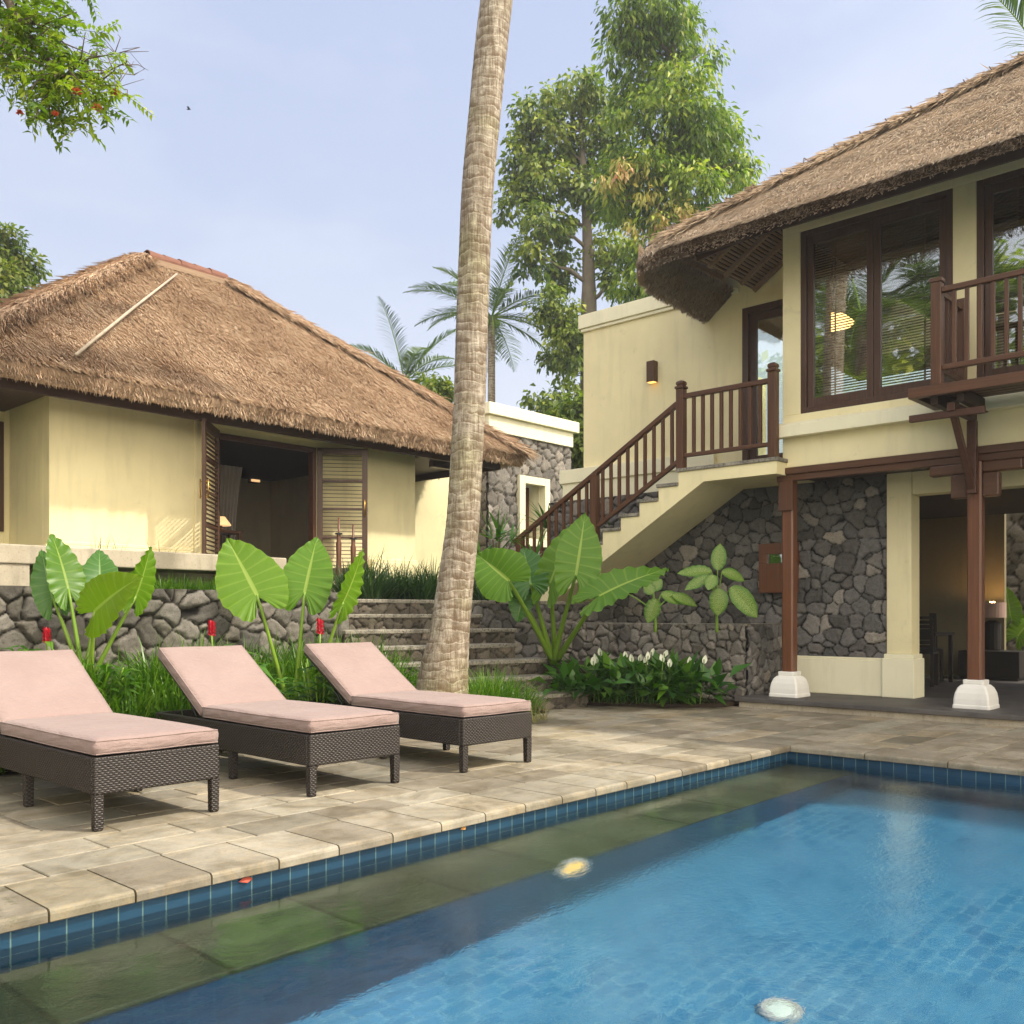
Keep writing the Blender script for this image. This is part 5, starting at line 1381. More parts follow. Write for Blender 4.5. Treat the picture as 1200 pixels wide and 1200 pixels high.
m = MB(); m.lathe([(.10, 0), (.12, .02), (.12, .42), (.05, .46)], (lp_.x, lp_.y, .551), 14); m.build('lamp_base', M['ink'], e)
m = MB(); m.lathe([(.19, .50), (.19, .73), (.185, .73), (.185, .50)], (lp_.x, lp_.y, .551), 24); m.build('lamp_shade', m_plain('pink_lampshade', (.45, .30, .24), .8), e)
m = MB(); m.lathe([(.05, .66), (.06, .69), (.03, .74)], (lp_.x, lp_.y, .551), 10); m.build('bulb', m_emit('warm_bulb', (1, .6, .22), 45), e)
e = empty('garden_back_wall', (17.5, 2, 0), 'rough grey stone garden wall seen through the open ground floor', 'stone wall')
stone_face('stonework', M['stone_wing'], e, (18.2, 6.6, 0), (0, -1, 0), (0, 0, 1), 8.5, 3.4, .2, .04, .05, .35, 91)
# ================================================================= planting bed
rs = np.random.RandomState(5)
def soil_z(x, y):
    a = np.clip((y - 6.85) / 1.1, 0, 1); return .012 + .40 * a * a * (3 - 2 * a)
xs = np.linspace(-4, 8.1, 90); ys = np.linspace(6.86, 8.95, 22); gx, gy = np.meshgrid(xs, ys)
lim = np.where(gx > 6.2, (gx - 6.2), 0)
gz = soil_z(gx, gy) * np.clip(1 - lim / 1.9, .0, 1) + .01 + rs.uniform(0, .02, gx.shape)
V = np.stack([gx, gy, gz], -1).reshape(-1, 3); ii = np.arange(90 * 22).reshape(22, 90)
tag(mesh_np('soil', V, np.stack([ii[:-1, :-1], ii[:-1, 1:], ii[1:, 1:], ii[1:, :-1]], -1).reshape(-1, 4), M['soil'], smooth=True), kind='structure')
def bed_z(x, y): return soil_z(x, y) * np.clip(1 - np.clip(x - 6.2, 0, 9) / 1.9, 0, 1) + .01
lb = [(8.95, 7.4), (9.2, 6.75), (9.55, 6.05), (9.95, 5.72), (10.4, 5.74), (10.4, 8.6), (9.1, 8.9)]
m = MB(); m.prism(lb, .004, .05, lambda i, j, t: (i, j, t)); tag(m.build('soil', M['soil']), kind='structure')

m = MB(); m.prism([(8.82, 7.62), (9.1, 7.45), (9.7, 7.3), (10.4, 7.2), (10.4, 8.75), (8.6, 8.9)], .0, .46, lambda i, j, t: (i, j, t)); tag(m.build('soil', M['soil'], bevel=.12, seg=3), kind='structure')
# ---- strappy grass
def tufts(name, spots, mat, n, L, w, seed, spread=.10, lean=.55, droop=1.5, label=None):
    rs = np.random.RandomState(seed); P = []; D = []; Ls = []; Ws = []; Rn = []; dr = []
    for (x, y, z, s) in spots:
        k = max(8, int(n * 1.7 * s * rs.uniform(.8, 1.2))); a = rs.uniform(0, 6.283, k); r = np.abs(rs.normal(0, spread * s, k))
        P.append(np.stack([x + r * np.cos(a), y + r * np.sin(a), np.full(k, z)], -1))
        le = rs.uniform(.05, 1, k) ** .8 * lean
        D.append(np.stack([np.cos(a) * le, np.sin(a) * le, np.ones(k)], -1) + rs.normal(0, .12, (k, 3)))
        Ls.append(L * s * rs.uniform(.55, 1.2, k)); Ws.append(w * rs.uniform(.7, 1.3, k)); dr.append(droop * rs.uniform(.3, 1.3, k))
        Rn.append(np.clip(rs.normal(.45 + rs.normal(0, .06), .22, k), 0, 1))
    v, f, a = blades(np.concatenate(P), np.concatenate(D), np.concatenate(Ls), np.concatenate(Ws), np.concatenate(Rn), np.concatenate(dr))
    return mesh_np(name, v, f, mat, attr=a)
sp = []
def along(u0, u1, q0, q1, n, s0=.8, s1=1.15):
    for _ in range(n):
        q = rs.uniform(q0, q1); x = on_q(rs.uniform(u0, u1), q); sp.append((x, q, float(bed_z(x, q)), rs.uniform(s0, s1)))
along(60, 225, 6.9, 7.8, 62, .75, 1.15); along(225, 400, 6.9, 8.3, 70, .7, 1.1); along(-60, 60, 6.9, 7.6, 10)
along(395, 470, 7.2, 8.6, 34, .7, 1.1); along(470, 545, 6.95, 8.0, 16, .55, .8)
tag(tufts('bed_grass', sp, M['grass'], 46, .50, .019, 3, lean=.95, droop=2.8, spread=.08), kind='stuff')
sp = []
along(548, 606, 6.5, 6.9, 28, .75, 1.05); along(590, 622, 6.35, 6.7, 7, .5, .75)
tag(tufts('bed_grass', sp, M['grass'], 46, .54, .017, 4, lean=.9, droop=2.5, spread=.08), kind='stuff')
sp = [(on_q(u, q), q, .03, s) for u, q, s in ((615, 6.3, .6), (626, 6.2, .65), (636, 6.25, .5), (606, 6.4, .7))]
tag(tufts('dry_grass', sp, M['grass_dry'], 22, .5, .008, 6, droop=3.2, lean=1.2), kind='stuff')
# dark tufts on the terrace above the steps and under the slab
sp = []
for _ in range(48):
    u = rs.uniform(404, 520); q = rs.uniform(9.5, 11.3); sp.append((on_q(u, q), q, 1.25, rs.uniform(.8, 1.25)))
for _ in range(22):
    u = rs.uniform(548, 640); q = rs.uniform(9.3, 10.4); sp.append((on_q(u, q), q, 1.25, rs.uniform(.6, 1.0)))
tag(tufts('terrace_grass', sp, M['grass_dark'], 36, .60, .020, 8, droop=2.7, lean=.9, spread=.07), kind='stuff')
sp = []
for _ in range(90):
    u = rs.uniform(120, 345); q = rs.uniform(9.05, 9.7); sp.append((on_q(u, q), q, 1.25, rs.uniform(.5, .9)))
tag(tufts('terrace_grass', sp, M['grass'], 40, .34, .012, 9, droop=2.2, lean=.9), kind='stuff')
sp = [(on_q(u, 10.25), 10.25, 1.6, s) for u, s in ((108, .7), (118, .8), (128, .7), (136, .6), (142, .7), (172, .6), (188, .7), (190, .5))]
tag(tufts('terrace_grass', sp, M['grass_dark'], 9, .50, .012, 10, droop=.9), kind='stuff')

# ---- elephant ears
def elephant_ear(base, leaves, label, mat='alo', r=.028, seed=1):
    e = empty('elephant_ear_plant', base, label, 'plant', 'giant elephant ear plants')
    for k, (A, T, w, n, rnd, op) in enumerate(leaves):
        v, f, a, uv = big_leaf(A, T, n, w, rnd=rnd, seed=seed * 10 + k, bend=op.get('bend', .13), cup=op.get('cup', .2), ruffle=.03)
        lf = mesh_np('leaf', v, f, M[op.get('mat', mat)], e, a, uv, smooth=True)
        m = MB(); m.cur = (rnd, .5, 0); bs = Vector(base) + Vector((rs.uniform(-.05, .05), rs.uniform(-.05, .05), 0))
        stalk(m, bs, Vector(A), r * op.get('r', 1), r * .42, op.get('lean'))
        m.build('stalk', M['petiole'], e, smooth=True, attr=True)
    return e
def lf(ua, va, ut, vt, Y, w_px, dY=0.0, up=.3, side=0.0, rnd=.5, **op):
    A = at(ua, va, Y); T = at(ut, vt, Y + dY); return (A, T, w_px / F * Y, cam_normal(A, up, side), rnd, op)
Y = 7.7
b = at(100, 812, Y)
elephant_ear((b.x, b.y, float(bed_z(b.x, b.y))), [
    lf(80, 690, 64, 622, Y + .1, 44, .1, .2, .6, .35), lf(62, 702, 46, 642, Y + .15, 40, .1, .4, -.3, .75, mat='alo_dark'), lf(118, 690, 116, 641, Y + .45, 44, .15, .3, 0, .6, mat='alo_dark'),
    lf(111, 716, 153, 676, Y - .25, 66, -.25, .5, .1, .9, bend=.16), lf(159, 699, 181, 643, Y + .05, 40, .05, .2, 1.7, .6)],
    'elephant ear plant with pale upright leaves between the two left loungers', seed=1)
Y = 8.3
b = at(346, 815, Y)
elephant_ear((b.x, b.y, float(bed_z(b.x, b.y))), [
    lf(301, 697, 267, 631, Y - .2, 80, .15, .15, .1, .62, bend=.05, cup=.10), lf(357, 694, 371, 629, Y, 61, .15, .15, -.1, .5, bend=.05, cup=.10), lf(402, 706, 431, 646, Y - .1, 34, .1, .2, 1.6, .6)],
    'elephant ear plant with two broad upright leaves before the open louvred doors', seed=2)
Y = 11.0
b = at(650, 770, 11.7)
elephant_ear((b.x, b.y, b.z - .08), [
    lf(596, 680, 558, 648, Y - .4, 66, .2, .2, -.1, .45, bend=.08), lf(622, 684, 612, 640, Y + .3, 50, .2, .4, -.3, .55, mat='alo_dark'), lf(645, 682, 674, 606, Y + .2, 46, .1, .2, -.6, .55), lf(675, 673, 687, 600, Y - .2, 56, .15, .2, .15, .45),
    lf(703, 698, 780, 658, Y - .4, 50, .1, 1.1, 0, .35, bend=.14), lf(612, 700, 606, 728, Y + .4, 30, -.1, .3, 0, .6, mat='alo_dark')],
    'largest elephant ear plant standing between the garden steps and the planter wall', r=.045, seed=3)
e_ = at(1200, 735, 15.5)
elephant_ear((e_.x, e_.y, .2), [lf(1184, 722, 1180, 688, 15.5, 26, 0, .2, .2, .7), lf(1193, 745, 1216, 715, 15.4, 30, 0, .4, 0, .7)], 'elephant ear plant outside the far side of the ground floor room', seed=4)
# ---- dumb cane in the planter
OV = [(.0, -.01), (.06, .0), (.14, .06), (.22, .2), (.26, .38), (.25, .56), (.19, .76), (.10, .91), (.0, 1.02)]
def dumb_cane(base, leaves, label, seed):
    e = empty('dumb_cane_plant', base, label, 'plant', 'dumb cane plants in the planter'); m = MB(); m.cur = (.4, .5, 0)
    top = Vector(base) + Vector((0, 0, .35)); stalk(m, base, top, .022, .014)
    for A, T, w, n, rnd, op in leaves: stalk(m, top - Vector((0, 0, .1)), A, .010, .006)
    m.build('stem', M['petiole'], e, smooth=True, attr=True)
    for k, (A, T, w, n, rnd, op) in enumerate(leaves):
        v, f, a, uv = big_leaf(A, T, n, w, outline=OV, rnd=rnd, seed=seed + k, bend=.15, cup=.2, ruffle=.01, nb=31, nj=7, nveins=8, back=.05)
        mesh_np('leaf', v, f, M['dief'], e, a, uv, smooth=True)
Y = 11.6
b = at(840, 735, Y); b.z = .88
dumb_cane(b, [lf(841, 668, 844, 636, Y, 18, .05, .3, 0, .6), lf(834, 670, 795, 668, Y - .1, 17, 0, .8, 0, .7), lf(832, 676, 803, 688, Y - .2, 16, -.05, .8, 0, .5), lf(846, 670, 874, 678, Y - .1, 17, 0, .8, 0, .6), lf(842, 690, 842, 721, Y - .25, 23, -.05, .4, .3, .5), lf(857, 688, 888, 722, Y - .25, 24, -.1, .4, 0, .8), lf(836, 674, 830, 690, Y - .3, 16, -.1, .6, 0, .7)],
    'variegated dumb cane plant with large spotted leaves beside the wooden wall box', 200)
b = at(768, 735, Y - .1); b.z = .88
dumb_cane(b, [lf(766, 695, 755, 684, Y, 16, 0, .6, 0, .4), lf(775, 696, 803, 705, Y - .1, 17, 0, .7, 0, .6), lf(788, 697, 818, 708, Y - .1, 15, 0, .7, 0, .6), lf(769, 702, 759, 729, Y - .2, 19, -.05, .4, 0, .5), lf(764, 692, 775, 678, Y + .1, 15, 0, .4, 0, .4), lf(720, 688, 690, 698, Y + .1, 14, 0, .6, 0, .5)],
    'variegated dumb cane plant half under the sloping stair soffit', 240)
# ---- peace lilies
def peace_lily(x, y, s, nf, label, seed):
    rs = np.random.RandomState(seed); e = empty('peace_lily', (x, y, .05), label, 'plant', 'peace lilies below the planter wall')
    k = int(80 * s); a = rs.uniform(0, 6.283, k); el = rs.uniform(.25, 1.4, k); d = np.stack([np.cos(a) * np.cos(el), np.sin(a) * np.cos(el), np.sin(el)], -1)
    st = rs.uniform(.12, .36, k)[:, None] * s ** .5; P = np.array([x, y, .05]) + rs.normal(0, .12, (k, 3)) * np.array([1, 1, 0]) * s; Q = P + d * st + np.array([0, 0, .03])
    D = d * np.array([1, 1, .5]) + rs.normal(0, .25, (k, 3)) + np.array([0, 0, .25])
    L = rs.uniform(.19, .33, k); rn = np.clip(rs.normal(.55, .25, k), 0, 1)
    v, f, A = leaf_cards(Q, D, np.array([0, 0, 1.]) + rs.normal(0, .25, (k, 3)), L, L * .40, rn, .35, .12)
    mesh_np('leaves', v, f, M['lily'], e, A)
    v, f, A = blades(P, Q - P, st[:, 0], np.full(k, .007), rn, .1, 2); mesh_np('stems', v, f, M['lily'], e, A)
    for i in range(nf):
        a = rs.uniform(0, 6.28); r = rs.uniform(.05, .3); px_ = Vector((x + r * math.cos(a), y + r * math.sin(a), .05)); tp = px_ + Vector((rs.uniform(-.06, .06), rs.uniform(-.06, .06), rs.uniform(.42, .54) * (.6 + .4 * s)))
        m = MB(); m.cur = (.4, 0, 0); stalk(m, px_, tp, .006, .004)
        fl = m.build('flower_stem', M['petiole'], e, smooth=True, attr=True)
        n = Vector((-SN - .3 + rs.uniform(-.5, .5), -CS + rs.uniform(-.5, .5), .1)); D = Vector((rs.uniform(-.3, .3), rs.uniform(-.3, .3), 1))
        v, f, A, uv = big_leaf(tp, tp + D.normalized() * .10, n, .058, outline=OV, bend=-.1, cup=.5, ruffle=0, nb=15, nj=4, nveins=1, back=.05); mesh_np('flower', v, f, M['spathe'], fl, A, uv, smooth=True)
        m = MB(); m.tube([tp + n.normalized() * .012, tp + n.normalized() * .014 + Vector((0, 0, .05))], .006, 6); m.build('spadix', M['petiole'], fl)
PL = [(670, 800, 11.3, 1.0, 1), (705, 815, 11.4, .95, 2), (735, 822, 11.2, 1.0, 2), (762, 825, 11.2, 1.05, 2), (790, 822, 11.3, 1.05, 2), (815, 824, 11.2, .9, 2), (748, 800, 11.7, 1.0, 2), (700, 800, 11.9, 1.1, 1), (782, 800, 11.75, 1.0, 2)]
names = ['first peace lily clump right of the lowest garden step', 'peace lily clump before the biggest elephant ear stalks', 'peace lily clump with white flowers left of the bed centre', 'peace lily clump at the middle front of the bed by the paving', 'peace lily clump with white blooms right of the bed centre', 'last peace lily clump at the right end beside the planter corner', 'peace lily clump close against the middle of the planter wall', 'taller peace lily clump between elephant ear and planter wall', 'peace lily clump close against the right half of the planter wall']
for i, ((u, v_, Y, s, nf), lab) in enumerate(zip(PL, names)):
    p = at(u, v_, Y); peace_lily(p.x, p.y, s, nf, lab, 300 + i)
# ---- red ginger
def ginger(u, v_, Y, fl, label, seed, s=1.0):
    rs = np.random.RandomState(seed); p = at(u, v_, Y); zb = float(bed_z(p.x, p.y)); e = empty('red_ginger_plant', (p.x, p.y, zb), label, 'plant', 'red ginger plants behind the loungers')
    Vs = []; m = MB(); m.cur = (.5, 0, 0)
    for k in range(9):
        a = rs.uniform(0, 6.28); top = Vector((p.x + .16 * math.cos(a), p.y + .16 * math.sin(a), zb + rs.uniform(.35, .70) * s)); st = Vector((p.x + .04 * math.cos(a), p.y + .04 * math.sin(a), zb)); stalk(m, st, top, .009, .006)
        for j in range(7):
            t = rs.uniform(.35, 1.0); q = st.lerp(top, t); b_ = rs.uniform(0, 6.28); D = np.array([[math.cos(b_), math.sin(b_), rs.uniform(.2, .8)]])
            Vs.append(leaf_cards(np.array([q]), D, np.array([[0, 0, 1.]]),   .36 * s * rs.uniform(.7, 1.1), .07, np.array([rs.uniform(.2, 1)]), .35, .15))
    m.build('stems', M['petiole'], e, smooth=True, attr=True); v, f, A = merge4(Vs); mesh_np('leaves', v, f, M['ginger'], e, A)
    for (fu, fv) in fl:
        q = at(fu, fv, Y); m = MB(); m.cur = (.5, 0, 0); stalk(m, (p.x, p.y, zb), q - Vector((0, 0, .05)), .009, .007); so = m.build('flower_stem', M['petiole'], e, smooth=True, attr=True)
        k = 26; t = np.linspace(0, 1, k); a = t * 22; P = np.array(q)[None] + np.stack([np.cos(a) * .012, np.sin(a) * .012, -.06 + .11 * t], -1); D = np.stack([np.cos(a) * (.6 - .3 * t), np.sin(a) * (.6 - .3 * t), np.ones(k)], -1)
        v, f, A = leaf_cards(P, D, np.stack([np.cos(a), np.sin(a), t * 0], -1), .045, .03, t, .1, .3); mesh_np('flower', v, f, M['red'], so, A)
ginger(57, 800, 7.5, [(55, 747)], 'red ginger with one scarlet flower behind the leftmost lounger', 401, .7)
ginger(255, 800, 7.9, [(248, 738)], 'red ginger with a small reddish flower behind the middle lounger', 402)
ginger(375, 800, 8.0, [(375, 736)], 'red ginger with bright red flower beside the third lounger headrest', 403)
ginger(310, 812, 7.8, [], 'leafy ginger without flowers under the broad upright leaves', 404)
ginger(5, 800, 7.4, [], 'low leafy ginger at the left edge behind the lounger', 405, .55)
ginger(120, 815, 7.5, [], 'leafy ginger at the foot of the pale elephant ear', 406, .65)
# strap-leaved shrub behind the stairs, lit yellow bush
def strap_shrub(u, v_, Y, zb, n, L, w, label, mat, seed, h=1.2, droop=.9):
    rs = np.random.RandomState(seed); p = at(u, v_, Y); e = empty('strap_leaved_shrub', (p.x, p.y, zb), label, 'shrub'); m = MB(); Vs = []
    for k in range(7):
        a = rs.uniform(0, 6.28); t = Vector((p.x + .55 * math.cos(a) * rs.uniform(.2, 1), p.y + .55 * math.sin(a) * rs.uniform(.2, 1), zb + h * rs.uniform(.55, 1.0))); stalk(m, (p.x, p.y, zb), t, .02, .012)
        kk = n // 7; d = rand_dirs(rs, kk); d[:, 2] = np.abs(d[:, 2]) * .9 + .1
        Vs.append(blades(np.repeat(np.array(t)[None], kk, 0) + d * .03, d, L * rs.uniform(.6, 1.1, kk), w * rs.uniform(.8, 1.2, kk), np.clip(rs.normal(.5, .25, kk), 0, 1), droop))
    m.build('stems', M['twig'], e, smooth=True); v, f, A = merge4(Vs); mesh_np('leaves', v, f, mat, e, A)
strap_shrub(668, 610, 15.2, 1.25, 260, .62, .05, 'green strap leaved shrub growing behind the stair handrail', M['ginger'], 501, 1.75)
strap_shrub(690, 640, 14.4, 1.25, 160, .5, .045, 'lower strap leaved shrub between stair balusters and stone outbuilding', M['ginger'], 502, 1.0)
strap_shrub(583, 640, 12.6, 1.25, 70, .5, .05, 'narrow leaved shrub just right of the leaning palm trunk', M['ginger'], 503, .9)

# ================================================================= palms and trees
def palm_fronds(m, top, n, L, rs, Lf=.7, wf=.045, el=(-.5, 1.1), droop=1.0, az=None):
    Vs = []
    for k in range(n):
        a = (k / n * 6.283 + rs.uniform(-.3, .3)) if az is None else az[k]; e0 = rs.uniform(*el); ln = L * rs.uniform(.8, 1.1)
        d = np.array([math.cos(a) * math.cos(e0), math.sin(a) * math.cos(e0), math.sin(e0)]); pos = np.array(top, float); pts = [pos.copy()]; ds = [d.copy()]; ns = 14
        for i in range(ns):
            d = d + np.array([0, 0, -1.]) * droop / ns * (.3 + 1.2 * i / ns); d /= np.linalg.norm(d); pos = pos + d * ln / ns; pts.append(pos.copy()); ds.append(d.copy())
        m.tube([Vector(p) for p in pts], [.03 * L / 3 * (1 - .85 * i / ns) for i in range(ns + 1)], 5, cap=False)
        nl = 46; t = np.linspace(.12, .995, nl); P = np.array([np.array(pts[min(int(x * ns), ns - 1)]) * (1 - (x * ns) % 1) + np.array(pts[min(int(x * ns) + 1, ns)]) * ((x * ns) % 1) for x in t]); Dd = np.array([ds[min(int(x * ns), ns)] for x in t])
        sd = unit(np.cross(Dd, np.array([0, 0, 1.]))); shape = np.sin(np.clip(t * 1.05, 0, 1) * 3.0 + .12) * .85 + .15
        for s in (-1, 1):
            D = sd * s * .8 + Dd * .65 + np.array([0, 0, .15]) + rs.normal(0, .07, (nl, 3)); Vs.append(blades(P, D, Lf * shape * rs.uniform(.85, 1.1, nl), np.full(nl, wf), np.clip(rs.normal(.5, .2) + rs.normal(0, .12, nl), 0, 1), 1.3 * rs.uniform(.6, 1.3, nl), 3))
    return merge4(Vs)
def coconut(u, v_, Y, zb, L, n, label, seed, name='coconut_palm', lean=0, el=(-.35, 1.15), group='coconut palms beyond the roofs', Lf=.7, base=None, wf=.05):
    rs = np.random.RandomState(seed); top = at(u, v_, Y) if base is None else Vector(base); b = Vector((top.x + lean, top.y + lean * .3, zb)); e = empty(name, b, label, 'palm tree', group)
    m = MB(); k = 16; m.tube([b.lerp(top, i / k) + Vector((-lean * .4 * math.sin(i / k * 3.14), 0, 0)) for i in range(k + 1)], [.17 - .05 * i / k for i in range(k + 1)], 10); m.build('trunk', M['palmtrunk'], e, smooth=True)
    m = MB(); v, f, A = palm_fronds(m, top, n, L, rs, Lf, wf, el); m.cur = (.6, 0, 0); m.a = [(.6, 0, 0)] * len(m.v); m.build('frond_ribs', M['petiole'], e, smooth=True, attr=True); mesh_np('fronds', v, f, M['palmleaf'], e, A)
    m = MB()
    for i in range(7): a = rs.uniform(0, 6.28); c = top + Vector((.22 * math.cos(a), .22 * math.sin(a), -.22)); m.lathe([(.02, -.13), (.09, -.08), (.11, 0), (.08, .09), (.02, .13)], c, 8)
    m.build('coconuts', M['petiole'], e, smooth=True)
coconut(576, 372, 33, 1, 3.0, 20, 'slim coconut palm rising just right of the big leaning trunk', 601, Lf=.75)
coconut(474, 446, 38, 1, 3.2, 20, 'coconut palm crown showing above the thatched roof slope', 602, Lf=.8)
coconut(1248, 118, 17, 0, 2.6, 13, 'palm with fronds peeking over the right thatched roof', 603, Lf=.8, group='coconut palms beyond the roofs')
# the leaning trunk in the bed
def lean_palm():
    ctr = [(517, 806, 62), (521, 780, 56), (527, 740, 47), (533, 690, 43), (539, 640, 40), (543, 600, 38.5), (549, 500, 37.5), (552.5, 400, 37.5), (556, 300, 37), (561.5, 200, 37.5), (571, 100, 38), (582, 0, 38), (596, -110, 37)]
    Y = 9.25; P = []; Rr = []
    for u, v_, w in ctr: P.append(at(u, v_, Y)); Rr.append(w / 2 / F * Y)
    d = P[-1] - P[-2]
    for k in range(1, 5): P.append(P[-1] + d.normalized() * 1.1 + Vector((.05, -.03, 0)) * k); Rr.append(Rr[-1] * .96)
    P[0].z = .25; P.insert(0, P[0] - Vector((0, 0, .3))); Rr.insert(0, Rr[0] * 1.08)
    Q = spline([(*p, r) for p, r in zip(P, Rr)], 330); e = empty('leaning_coconut_palm', (P[1].x, P[1].y, .3), 'tall leaning coconut palm trunk with ringed bark beside the garden steps', 'palm tree')
    n = 40; V = []; rs = np.random.RandomState(9)
    zr = np.cumsum(rs.uniform(.07, .14, 200)) - 1
    for i, q in enumerate(Q):
        c = q[:3]; r = q[3]
        for k in range(n):
            t = 2 * math.pi * k / n; zz = c[2] + .05 * math.sin(t + c[2] * .8) + .022 * math.sin(3 * t + c[2] * 2) + .012 * math.sin(7 * t + c[2] * 5)
            j = np.searchsorted(zr, zz); fr = (zz - zr[j - 1]) / (zr[j] - zr[j - 1])
            rr = r * (1 + .018 * (1 - fr) ** 2 - .006 * math.sin(fr * 3.14) + .012 * math.sin(5 * t + c[2] * 3) + .01 * math.sin(9 * t - c[2] * 5))
            if c[2] < .55: rr *= 1 + .10 * (math.sin(t * 7 + 1) * .5 + .5) * min(1, (.55 - c[2]) / .5)
            V.append((c[0] + rr * math.cos(t), c[1] + rr * math.sin(t), c[2]))
    Fc = [[i * n + k, i * n + (k + 1) % n, (i + 1) * n + (k + 1) % n, (i + 1) * n + k] for i in range(len(Q) - 1) for k in range(n)]
    mesh_np('trunk', V, Fc, M['palmtrunk'], e, smooth=True)
    top = Vector(Q[-1][:3]); m = MB(); v, f, A = palm_fronds(m, top, 9, 3.2, rs, .8, .05, (.1, 1.2)); m.a = [(.6, 0, 0)] * len(m.v); m.build('frond_ribs', M['petiole'], e, smooth=True, attr=True); mesh_np('fronds', v, f, M['palmleaf'], e, A)
lean_palm()
def tree(base_u, trunk, blobs, Y, mat, n, size, label, seed, cat='tree', name='tree', aspect=.5, clump=.5, per=26, droop=.5, r0=.3, extra=None, group='tall trees behind the houses', zb=0, thick=.8):
    rs = np.random.RandomState(seed); e0 = at(base_u, 700, Y); e = empty(name, (e0.x, e0.y, zb), label, cat, group)
    P = [Vector((e0.x, e0.y, zb))] + [at(u, v_, Y) for u, v_ in trunk]; m = MB(); k = len(P)
    Q = spline([tuple(p) for p in P], 24); m.tube([Vector(q) for q in Q], [r0 * (1 - .85 * i / 23) for i in range(24)], 10)
    bl = []
    for u, v_, ru, rv, *dy in blobs: c = at(u, v_, Y + (dy[0] if dy else rs.uniform(-1, 1) * .8)); bl.append((c, (ru / F * Y, ru / F * Y * thick, rv / F * Y)))
    tg = []
    for c, r in bl:
        j = int(np.argmin([abs(q[2] - (c.z - .6)) for q in Q])); j = max(2, min(22, j)); tg.append((c, j / 23, r0 * .35 * (1 - j / 30)))
    limbs(m, lambda fr: Vector(Q[int(fr * 23)]), r0, tg, rs); m.build('trunk', M['bark'], e, smooth=True)
    v, f, A = crown(rs, [(np.array(c), r) for c, r in bl], n, size, aspect, clump, per, droop); mesh_np('crown', v, f, mat, e, A)
    if extra:
        mt, bl2, n2 = extra; b2 = [(np.array(at(u, v_, Y - 1.2)), (ru / F * Y, ru / F * Y * .6, rv / F * Y)) for u, v_, ru, rv in bl2]; v, f, A = crown(rs, b2, n2, size, aspect, clump * .7, per, droop); mesh_np('young_leaves', v, f, mt, e, A)
    return e
# tall loose tree
tree(690, [(690, 400), (690, 330), (688, 270), (684, 200), (680, 130)], [(676, 100, 26, 22), (650, 120, 22, 20), (622, 135, 20, 22), (700, 122, 24, 26), (640, 165, 34, 30), (690, 170, 38, 30), (605, 185, 22, 30), (640, 215, 42, 28), (700, 225, 34, 32), (598, 235, 18, 26), (640, 262, 36, 24), (725, 160, 22, 30), (735, 215, 18, 30),
    (622, 300, 20, 26), (655, 318, 24, 26), (640, 355, 22, 24), (665, 380, 24, 26), (725, 330, 20, 24), (655, 425, 26, 22), (640, 470, 24, 14), (672, 470, 20, 26), (735, 300, 20, 20), (710, 290, 26, 18), (668, 400, 22, 40)], 32, M['treeA'], 17000, .22, 'tall loose crowned tree with pale trunk behind the stone outbuilding', 701, clump=.33, r0=.34, aspect=.55, droop=.7)
# darker dense tree right of it
tree(798, [(800, 330), (800, 220), (795, 120), (785, 20)], [(770, 0, 46, 40), (745, 30, 28, 30), (790, 45, 38, 34), (755, 85, 32, 30), (800, 100, 36, 34), (740, 120, 22, 22), (780, 140, 42, 28), (825, 150, 34, 34), (795, 185, 46, 26), (846, 180, 30, 30), (858, 205, 22, 22), (770, 195, 36, 26), (735, 205, 30, 34), (760, 240, 38, 26), (815, 225, 38, 24), (770, 280, 30, 26), (725, 235, 24, 26), (765, 320, 26, 24), (740, 335, 24, 20), (874, 190, 16, 12), (842, 150, 26, 16), (716, 62, 14, 22), (724, 22, 18, 24), (868, 212, 16, 10), (830, 60, 14, 14), (722, 140, 16, 14)], 27, M['treeB'], 23000, .22, 'dense tall tree with pinkish young leaves above the right roof corner', 702, clump=.40, r0=.3, aspect=.34, droop=.9,
    extra=(M['pinkleaf'], [(752, 212, 26, 20), (774, 240, 34, 18), (735, 190, 20, 20), (708, 205, 20, 18), (790, 255, 28, 20), (755, 260, 30, 20)], 800))
tree(676, [(672, 560), (672, 520)], [(665, 498, 20, 18), (682, 520, 18, 26), (655, 508, 16, 12), (676, 478, 12, 12), (684, 560, 14, 40)], 24, M['treeY'], 4200, .22, 'small yellow green tree between outbuilding and cream wall', 703, r0=.09, clump=.3)
tree(505, [(507, 520), (508, 480)], [(508, 464, 18, 18), (498, 452, 12, 12), (520, 466, 14, 18), (512, 490, 24, 10)], 22, M['treeY'], 2600, .15, 'small yellow green bush peeking above the roof hip left of the trunk', 704, r0=.06, clump=.22)
tree(-30, [(-20, 460), (0, 400), (5, 330)], [(8, 285, 18, 16), (25, 310, 20, 18), (5, 330, 22, 20), (28, 345, 20, 14), (8, 362, 24, 14), (-15, 300, 25, 30), (-20, 350, 25, 30)], 24, M['treeY'], 5000, .17, 'sunny green tree beyond the left end of the thatched roof', 705, r0=.16, clump=.28)
